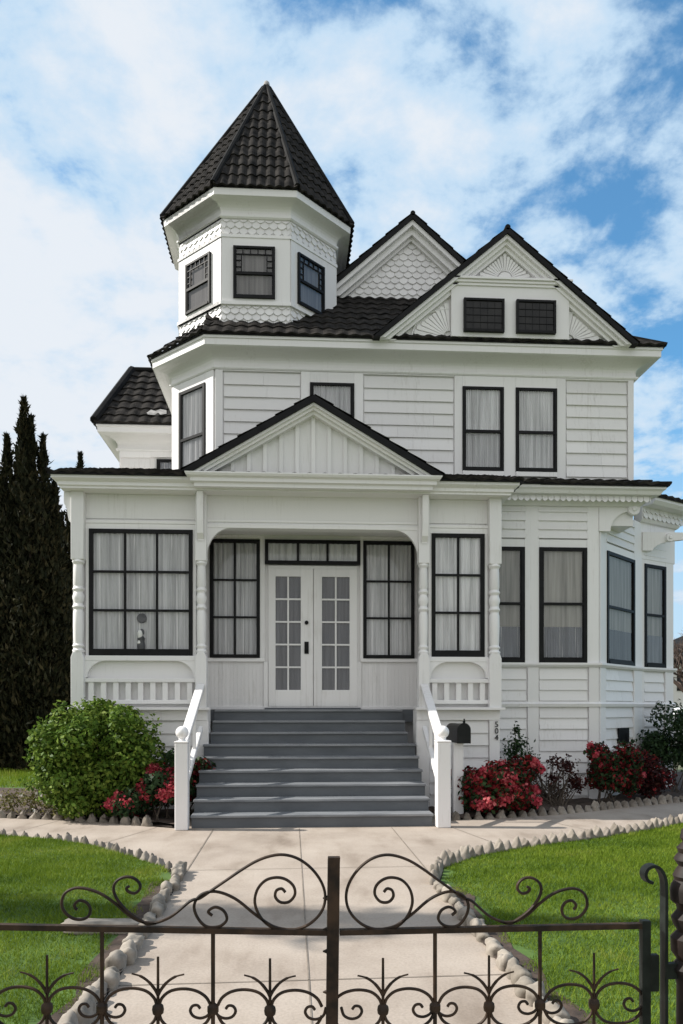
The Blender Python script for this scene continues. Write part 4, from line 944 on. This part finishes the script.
conifer('slim dark conifer outside the left edge whose shadow crosses the lawn',-8.6,6.75,[(0,0,9.8,.52,.1),(.1,.1,8.6,.4,.1)],9000,9)
# ---- bare tree, neighbour house and car at the right edge
def bare_tree(label,x,y,h,seed):
    e=empty('bare_tree',(x,y,0)); tag(e,label,'tree'); rg=random.Random(seed); tr_=MB(); br=MB()
    tr_.tube([(x,y,0),(x+.05,y,h*.2),(x-.05,y,h*.34)],[.28,.2,.16],9); tr_.build('trunk',M['bark'],e,smooth=True)
    def grow(p,d,l,r,k):
        q=p+d*l; m_=(p+q)/2+np.array([rg.uniform(-1,1) for _ in range(3)])*l*.06
        br.tube([p,m_,q],[r,r*.85,r*.62],4 if k>2 else 6,cap=False)
        if k>=6: return
        for i in range(3 if k<5 else 4):
            nd=d+np.array([rg.uniform(-1,1),rg.uniform(-1,1),rg.uniform(-.35,.75)])*.75; nd/=np.linalg.norm(nd)
            grow(p+d*l*rg.uniform(.55,1),nd,l*rg.uniform(.6,.82),r*.6,k+1)
    for i in range(5):
        a=i*1.26+.3; d=np.array((math.cos(a)*.7,math.sin(a)*.7,.8)); grow(np.array((x,y,h*.32)),d/np.linalg.norm(d),h*.19,.08,1)
    br.build('crown',M['twig'],e); place(e)
bx,by=ux(692,26.),26.; bare_tree('bare brown twiggy tree at the right edge behind the house',bx,by,5.6,4)
nh=empty('neighbour_house',(20,44,0)); tag(nh,'white neighbouring house with dark window far behind at the right edge','house')
NF=Fr(0,42.); nx0=ux(668,42.)
one('wall',M['farwall'],lambda b:b.box(NF,nx0,nx0+10,-8,0,0,3.9),nh)
one('roof',M['ridge'],lambda b:b.prism(Fr(0,42.),[(nx0-.5,3.85),(nx0+10.5,3.85),(nx0+5,6.2)],-8.3,.4),nh)
for u in (.55,3.2,6.5):
    wo=one('window',M['black'],lambda b:b.box(NF,nx0+u-.05,nx0+u+.95,0,.05,2.45,3.5),nh)
    one('pane',M['darkglass'],lambda b:b.box(NF,nx0+u,nx0+u+.9,.051,.06,2.5,3.45),wo)
one('door',M['step'],lambda b:b.box(NF,nx0+4.6,nx0+5.5,0,.06,0,2.1),nh)
place(nh)
g2=[(ux(674.5,38.),38.,1.5,.2,.3,.35),(ux(674.5,38.),38.,1.2,.25,.3,.5),(ux(674.5,38.),38.,.6,.35,.3,.5)]
bush('evergreen_bush','small dark shrub in front of the neighbouring white house','bush',(g2[0][0],38.),g2,[('foliage','leaf_dark',900,.14,dict(shell=.5))],4,171)
def car(x,y,ang):
    e=empty('parked_car',(x,y,0)); tag(e,'white car parked behind the bush at the right edge','car'); f=Fr(x,y,ang); m=MB()
    body=[(-2.1,.35),(2.1,.35),(2.15,.7),(1.9,.88),(1.0,.98),(.35,1.5),(-1.1,1.55),(-1.75,1.05),(-2.1,.98),(-2.18,.65)]
    m.prism(f,body,-.85,.85); m.build('body',M['carpaint'],e,bevel=.06)
    for s in (.853,-.853): one('side_window',M['darkglass'],lambda b:b.prism(f,[(.85,1.0),(.32,1.42),(-1.05,1.46),(-1.5,1.03)],s-.008,s+.008),e)
    for u in (-1.35,1.35):
        for w in (-.82,.82):
            wh=one('wheel',M['tyre'],lambda b:b.tube([f.p(u,w-.11,.32),f.p(u,w+.11,.32)],.32,18),e)
            one('rim',M['metal'],lambda b:b.tube([f.p(u,w+.112 if w>0 else w-.112,.32),f.p(u,w+.118 if w>0 else w-.118,.32)],.19,14),wh)
    for w in (-.62,.62): one('headlight',M['porcelain'],lambda b:b.box(f,2.10,2.17,w-.16,w+.16,.66,.8),e)
    place(e)
car(ux(690,29.),29.,.25)
# ================================================================ MAILBOX
mx_,my_=ux(457.5,11.35),11.35
mb=empty('mailbox',(mx_,my_,0)); tag(mb,'black arched mailbox on a square white post right of the steps','mailbox')
fm=Fr(mx_,my_,R(0)); one('post',M['trim'],lambda b:b.box(fm,-.075,.075,-.075,.075,0,1.06),mb,bevel=.008)
am=R(9); fb=Fr(mx_+.04,my_-.12,am)           # frame across the door; the body runs back along -n
prof=[(-.095,1.062),(.095,1.062),(.095,1.24)]+[(.095*math.cos(a),1.24+.095*math.sin(a)) for a in [PI*i/10 for i in range(1,10)]]+[(-.095,1.24)]
one('body',M['mail'],lambda b:b.prism(fb,prof,-.42,.06),mb,bevel=.004)
dr_=one('door',M['mail'],lambda b:b.prism(fb,[(u*1.08,1.2+(z-1.2)*1.07) for u,z in prof],.06,.085),mb,bevel=.006)
one('handle',M['mail'],lambda b:b.box(fb,-.012,.012,.06,.10,1.33,1.375),dr_); one('flag',M['mail'],lambda b:b.box(fb,.10,.108,-.2,-.16,1.2,1.40),mb)
place(mb)
# ================================================================ GATE
GY=2.54
def gp(x,y): return at(x,y,GY)
def smooth_path(pts,k=5):
    out=[]; n=len(pts)
    for i in range(n-1):
        p0,p1,p2,p3=[np.array(pts[min(max(j,0),n-1)],float) for j in (i-1,i,i+1,i+2)]
        for t in np.linspace(0,1,k,endpoint=False): out.append(tuple(.5*((2*p1)+(-p0+p2)*t+(2*p0-5*p1+4*p2-p3)*t*t+(-p0+3*p1-3*p2+p3)*t**3)))
    out.append(tuple(pts[-1])); return out
FG=Fr(0,GY)
cA=lambda l:[(200+a*.2123,840+b*.2123) for a,b in l]
cB=lambda l:[(a*.5007,830+b*.5013) for a,b in l]
cC=lambda l:[(60+a*.205,860+b*.205) for a,b in l]
S1=cA([(402,256),(385,240),(360,250),(355,280),(380,304),(420,300),(447,265),(440,225),(405,196),(360,188),(310,203),(272,245),(258,300),(270,350),(300,395),(345,425),(400,433)])
S2=cA([(400,433),(455,428),(510,405),(558,362),(585,310),(588,250),(565,190),(520,135),(462,96),(400,80),(340,86),(270,112),(200,155),(130,205),(60,255),(0,298)])+cB([(380,153),(340,186),(300,201)])+cC([(400,333),(335,292),(285,240),(262,190),(270,150),(308,123),(352,122),(385,145),(390,175),(365,198),(335,192),(324,176),(338,164)])
S3=cB([(424,180),(416,172),(430,163),(447,170),(453,187),(438,201),(412,202),(394,184),(388,160),(402,139),(432,132),(470,145),(510,175),(545,197),(575,203)])
S4=cC([(85,288),(74,280),(72,262),(95,243),(130,253),(148,285),(138,318),(105,335),(60,330),(22,300),(8,258),(25,210),(72,184),(130,185),(200,207),(270,252),(335,305),(400,336),(470,340)])
u_mid=gp(334,930)[0]
def gate_leaf(name_label,mirror,xs_up,xs_fl,ends,sag):
    e=empty('gate_leaf',(ends[0],GY,0)); tag(e,name_label,'gate','iron gate leaves'); mat=M['iron']
    uL,uR=ends; zr=.851
    sg=lambda u:sag*(u-uR if not mirror else u-uL)
    P3=lambda u,z,w=0:FG.p(u,w,z+sg(u))
    def bar(m,a,b,r): m.tube([P3(*a),P3(*b)],r*1.2,4)
    one('top_rail',mat,lambda m:m.hexa([P3(uL,zr-.009,-.012),P3(uR,zr-.009,-.012),P3(uR,zr-.009,.012),P3(uL,zr-.009,.012),P3(uL,zr+.008,-.012),P3(uR,zr+.008,-.012),P3(uR,zr+.008,.012),P3(uL,zr+.008,.012)]),e)
    one('bottom_rail',mat,lambda m:m.hexa([P3(uL,.08,-.012),P3(uR,.08,-.012),P3(uR,.08,.012),P3(uL,.08,.012),P3(uL,.105,-.012),P3(uR,.105,-.012),P3(uR,.105,.012),P3(uL,.105,.012)]),e)
    for u in xs_up: one('upright',mat,lambda m:m.tube([P3(u,.1),P3(u,zr-.01)],.0066,6),e,smooth=True)
    for s in (S1,S2,S3,S4):
        q=[gp(*p) for p in s]
        if mirror: q=[(u_mid+.012+(u_mid-u)*.955,z) for u,z in q]
        q=[(u,z+.002) for u,z in q]
        one('scroll',mat,lambda m:m.tube([P3(u,z,0) for u,z in smooth_path(q,6)],(.0048),8,rb=1.35),e,smooth=True)
    allx=sorted(list(xs_up)+[uL,uR]); zb=.598
    for uf in xs_fl:
        k=MB(); H=.168/267
        k.tube([P3(uf,zb-.1),P3(uf,zb+.166)],[.0058,.004],6)
        for sg_ in (-1,1):
            pr_=[(0,70),(15,100),(45,137),(85,165),(130,178)]
            k.tube([P3(uf+sg_*a*H,zb+b*H+.0) for a,b in smooth_path(pr_)],[.0052]*10+[.0045]*6+[.003]*5,6)
            for vs in (1,-1):
                ar=[(4,8),(18,55),(60,92),(125,105),(190,95),(238,65),(262,24)]
                k.tube([P3(uf+sg_*a*H,zb+vs*b*H) for a,b in smooth_path(ar)],.0052,6,rb=1.25)
        k.lathe(*FG.p(uf,0,0)[:2],[(.008,zb-.02+sg(uf)),(.017,zb-.012+sg(uf)),(.019,zb+sg(uf)),(.017,zb+.012+sg(uf)),(.008,zb+.02+sg(uf))],10)
        k.build('fleur_ornament',mat,e,smooth=True)
    for u in list(xs_up)+[uL,uR]:
        k=MB(); H=.168/267
        for sg_ in ((-1,1) if u in xs_up else ((1,) if u==uL else (-1,))):
            cu=[(8,0),(22,-42),(58,-60),(95,-52),(113,-25),(102,0),(78,4),(64,-12)]
            k.tube([P3(u+sg_*a*H,zb+.012+b*H) for a,b in smooth_path(cu)],.0048,6,rb=1.25)
        if u in xs_up: k.lathe(*FG.p(u,0,0)[:2],[(.008,zb-.016+sg(u)),(.018,zb-.006+sg(u)),(.018,zb+.012+sg(u)),(.008,zb+.022+sg(u))],10)
        k.build('curl_ornament',mat,e,smooth=True)
    return e,P3
g=lambda px:gp(px,930)[0]
uC=g(332.5)
gl,_=gate_leaf('left leaf of the wrought iron gate with the tall flat centre bar',False,[g(-8),g(102),g(213)],[g(47),g(158),g(270)],(g(-62),uC-.016),-.035)
cb=MB()
ut0,ut1=gp(338,858)[0],gp(328.5,1010)[0]; zt0=gp(332,857)[1]
pts=lambda u,z:[FG.p(u-.019,-.016,z),FG.p(u+.019,-.016,z),FG.p(u+.019,.016,z),FG.p(u-.019,.016,z)]
cb.hexa(pts(uC-.008,.06)+pts(uC+.004,zt0-.012)); cb.hexa(pts(uC+.004,zt0-.012)[:2]+pts(uC+.004,zt0-.012)[2:]+[tuple(np.array(p)) for p in pts(uC+.005,zt0)])
for z in (.52,.66,.79,.86,.96): cb.tube([FG.p(uC-.016,.0,z),FG.p(uC-.031,0,z)],[.009,.002],6)
cb.build('centre_bar',M['iron'],gl); place(gl)
gr,P3=gate_leaf('right leaf of the wrought iron gate hinged to the ornate cast post',True,[g(435),g(540)],[g(383),g(489),g(594)],(uC+.023,g(645)),.004)
one('hinge_stile',M['irong'],lambda m:m.box(FG,g(645)-.014,g(645)+.014,-.013,.013,.06,.872),gr)
for z in (.70,.2): one('hinge',M['irong'],lambda m:m.box(FG,g(645)+.014,g(655)+.01,-.012,.012,z-.06,z+.06),gr,bevel=.003)
place(gr)
gpx,_=gp(691,930); pst=empty('gate_post',(gpx,GY,0)); tag(pst,'ornate rusty cast iron gate post at the right edge','post')
zq=lambda y:gp(675,y)[1]
shaft=[(.075,0),(.075,.1),(.055,.13),(.052,zq(985)),(.066,zq(972)),(.075,zq(968)),(.05,zq(960)),(.072,zq(952)),(.074,zq(938)),(.05,zq(931)),(.064,zq(925)),(.072,zq(918)),(.05,zq(910)),(.055,zq(905)),(.074,zq(901)),(.076,zq(891)),(.072,zq(886)),(.06,zq(880)),(.066,zq(876)),(.055,zq(870)),(.045,zq(866)),(.062,zq(860)),(.058,zq(857)),(.045,zq(853)),(.052,zq(848)),(.03,zq(842)),(.04,zq(838)),(.034,zq(830)),(.012,zq(824)),(.004,zq(820))]
one('shaft',M['rust'],lambda m:m.lathe(gpx,GY,[(r*.86,z) for r,z in shaft],28),pst,smooth=True)
ub=gp(664,900)[0]
arc=[(643,879),(641,873),(646,872),(650,877),(646,881)]
band=[gp(*p) for p in [(651,882),(646,880),(643.5,874),(646,868),(652,865.5),(658,868),(662.5,876),(664,888),(664,915),(664,950)]]
bandp=smooth_path(band,6)+[(ub,.3),(ub,.06)]
def ribbon(m):
    n=len(bandp)
    for i in range(n-1):
        (a,b),(c,d)=bandp[i],bandp[i+1]; L=math.hypot(c-a,d-b); nx,nz=-(d-b)/L*.005,(c-a)/L*.005
        m.hexa([FG.p(a-nx,-.02,b-nz),FG.p(a+nx,-.02,b+nz),FG.p(a+nx,.02,b+nz),FG.p(a-nx,.02,b-nz),FG.p(c-nx,-.02,d-nz),FG.p(c+nx,-.02,d+nz),FG.p(c+nx,.02,d+nz),FG.p(c-nx,.02,d-nz)])
one('scroll_bracket',M['irong'],ribbon,pst)
one('tie',M['irong'],lambda m:m.box(FG,ub-.004,gpx,-.012,.012,.68,.73),pst); place(pst)
# ================================================================ LIGHT, SKY, CAMERA
SE,SA=R(40),R(6)                               # sun: from the left, a little behind the facade plane
sd_=np.array((-math.cos(SE)*math.cos(SA),math.cos(SE)*math.sin(SA),math.sin(SE)))
from mathutils import Vector
sl=bpy.data.lights.new('Sun','SUN'); sl.energy=5.0; sl.angle=R(.6); sl.color=(1.,.955,.88)
so=bpy.data.objects.new('Sun',sl); COL.objects.link(so); so.rotation_euler=Vector(tuple(sd_)).to_track_quat('Z','Y').to_euler()
w=bpy.data.worlds.new('World'); scene.world=w; w.use_nodes=True; nt=w.node_tree
for n_ in list(nt.nodes): nt.nodes.remove(n_)
out=N(nt,'ShaderNodeOutputWorld'); bg=N(nt,'ShaderNodeBackground'); bg.inputs[1].default_value=.1
sky=N(nt,'ShaderNodeTexSky',sky_type='NISHITA'); sky.sun_disc=False; sky.sun_elevation=SE; sky.sun_rotation=math.atan2(sd_[0],sd_[1]); sky.air_density=1.; sky.ozone_density=1.0; sky.dust_density=.3
tc=N(nt,'ShaderNodeTexCoord'); sx=N(nt,'ShaderNodeSeparateXYZ'); nt.links.new(tc.outputs['Generated'],sx.inputs[0])
def MA(op,a,b=None,c=None,clamp=False):
    n_=N(nt,'ShaderNodeMath',operation=op,use_clamp=clamp)
    for i,v in enumerate((a,b,c)):
        if v is None: continue
        if isinstance(v,(int,float)): n_.inputs[i].default_value=v
        else: nt.links.new(v,n_.inputs[i])
    return n_.outputs[0]
zc=MA('MAXIMUM',sx.outputs[2],.0); den=MA('ADD',zc,.28)
vx=MA('DIVIDE',sx.outputs[0],den); vy=MA('DIVIDE',sx.outputs[1],den)
cv_=N(nt,'ShaderNodeCombineXYZ'); nt.links.new(vx,cv_.inputs[0]); nt.links.new(vy,cv_.inputs[1]); cv_.inputs[2].default_value=2.1
def cl(scale,detail,dist=.3,rough=.55):
    n_=N(nt,'ShaderNodeTexNoise'); n_.inputs['Scale'].default_value=scale; n_.inputs['Detail'].default_value=detail; n_.inputs['Distortion'].default_value=dist; n_.inputs['Roughness'].default_value=rough
    nt.links.new(cv_.outputs[0],n_.inputs['Vector']); return n_.outputs[0]
c1n=cl(5.6,10,.12,.60); c2n=cl(2.6,4,.1)
hz_=MA('MULTIPLY',MA('SUBTRACT',.75,sx.outputs[2],clamp=True),.27)
side=MA('ADD',MA('MULTIPLY',vx,-.19),hz_)                     # clouds thicken towards the left
dens=MA('ADD',MA('ADD',MA('MULTIPLY',c1n,.92),MA('MULTIPLY',c2n,.24)),side)
cov=N(nt,'ShaderNodeMapRange',interpolation_type='SMOOTHSTEP'); cov.inputs[1].default_value=.455; cov.inputs[2].default_value=.61; nt.links.new(dens,cov.inputs[0])
thick=N(nt,'ShaderNodeMapRange',interpolation_type='SMOOTHSTEP'); thick.inputs[1].default_value=.56; thick.inputs[2].default_value=.78; nt.links.new(dens,thick.inputs[0])
cc=N(nt,'ShaderNodeMix',data_type='RGBA'); cc.inputs[6].default_value=(4.2,5.6,7.0,1); cc.inputs[7].default_value=(6.2,6.6,7.1,1); nt.links.new(thick.outputs[0],cc.inputs[0])
mx=N(nt,'ShaderNodeMix',data_type='RGBA'); azu=N(nt,'ShaderNodeMix',data_type='RGBA',blend_type='MULTIPLY'); azu.inputs[0].default_value=1; azu.inputs[7].default_value=(.62,1.28,1.52,1); nt.links.new(sky.outputs[0],azu.inputs[6])
hzc=N(nt,'ShaderNodeMapRange',interpolation_type='SMOOTHSTEP'); hzc.inputs[1].default_value=.40; hzc.inputs[2].default_value=.08; hzc.inputs[4].default_value=.9; nt.links.new(sx.outputs[2],hzc.inputs[0])
nt.links.new(MA('MAXIMUM',hzc.outputs[0],MA('MULTIPLY_ADD',cov.outputs[0],.94,.06)),mx.inputs[0]); nt.links.new(azu.outputs[2],mx.inputs[6]); nt.links.new(cc.outputs[2],mx.inputs[7])
# unseen brightness added to the sky to fill the shaded facade: bank behind the photographer
bk=N(nt,'ShaderNodeMapRange',interpolation_type='SMOOTHSTEP'); bk.inputs[1].default_value=.05; bk.inputs[2].default_value=-.45; nt.links.new(sx.outputs[1],bk.inputs[0])
fill_bank=N(nt,'ShaderNodeMix',data_type='RGBA'); fill_bank.inputs[7].default_value=(7.1,7.2,7.25,1); nt.links.new(MA('MULTIPLY',bk.outputs[0],MA('MULTIPLY_ADD',c1n,.6,.6),clamp=True),fill_bank.inputs[0]); nt.links.new(mx.outputs[2],fill_bank.inputs[6]); mx=fill_bank
nt.links.new(mx.outputs[2],bg.inputs[0]); nt.links.new(bg.outputs[0],out.inputs[0])
cam=bpy.data.cameras.new('Camera'); co=bpy.data.objects.new('Camera',cam); COL.objects.link(co); scene.camera=co
co.location=(0,0,EYE); co.rotation_euler=(R(90),0,-PSI); cam.lens=FPX/1024*36; cam.sensor_width=36; cam.shift_y=(HY-512)/1024; cam.clip_start=.05; cam.clip_end=2000
scene.render.resolution_x=683; scene.render.resolution_y=1024
vs=scene.view_settings; vs.view_transform='Standard'; vs.look='None'; vs.exposure=.39; vs.gamma=1.; vs.use_curve_mapping=False
scene.cycles.max_bounces=8; scene.cycles.transparent_max_bounces=12
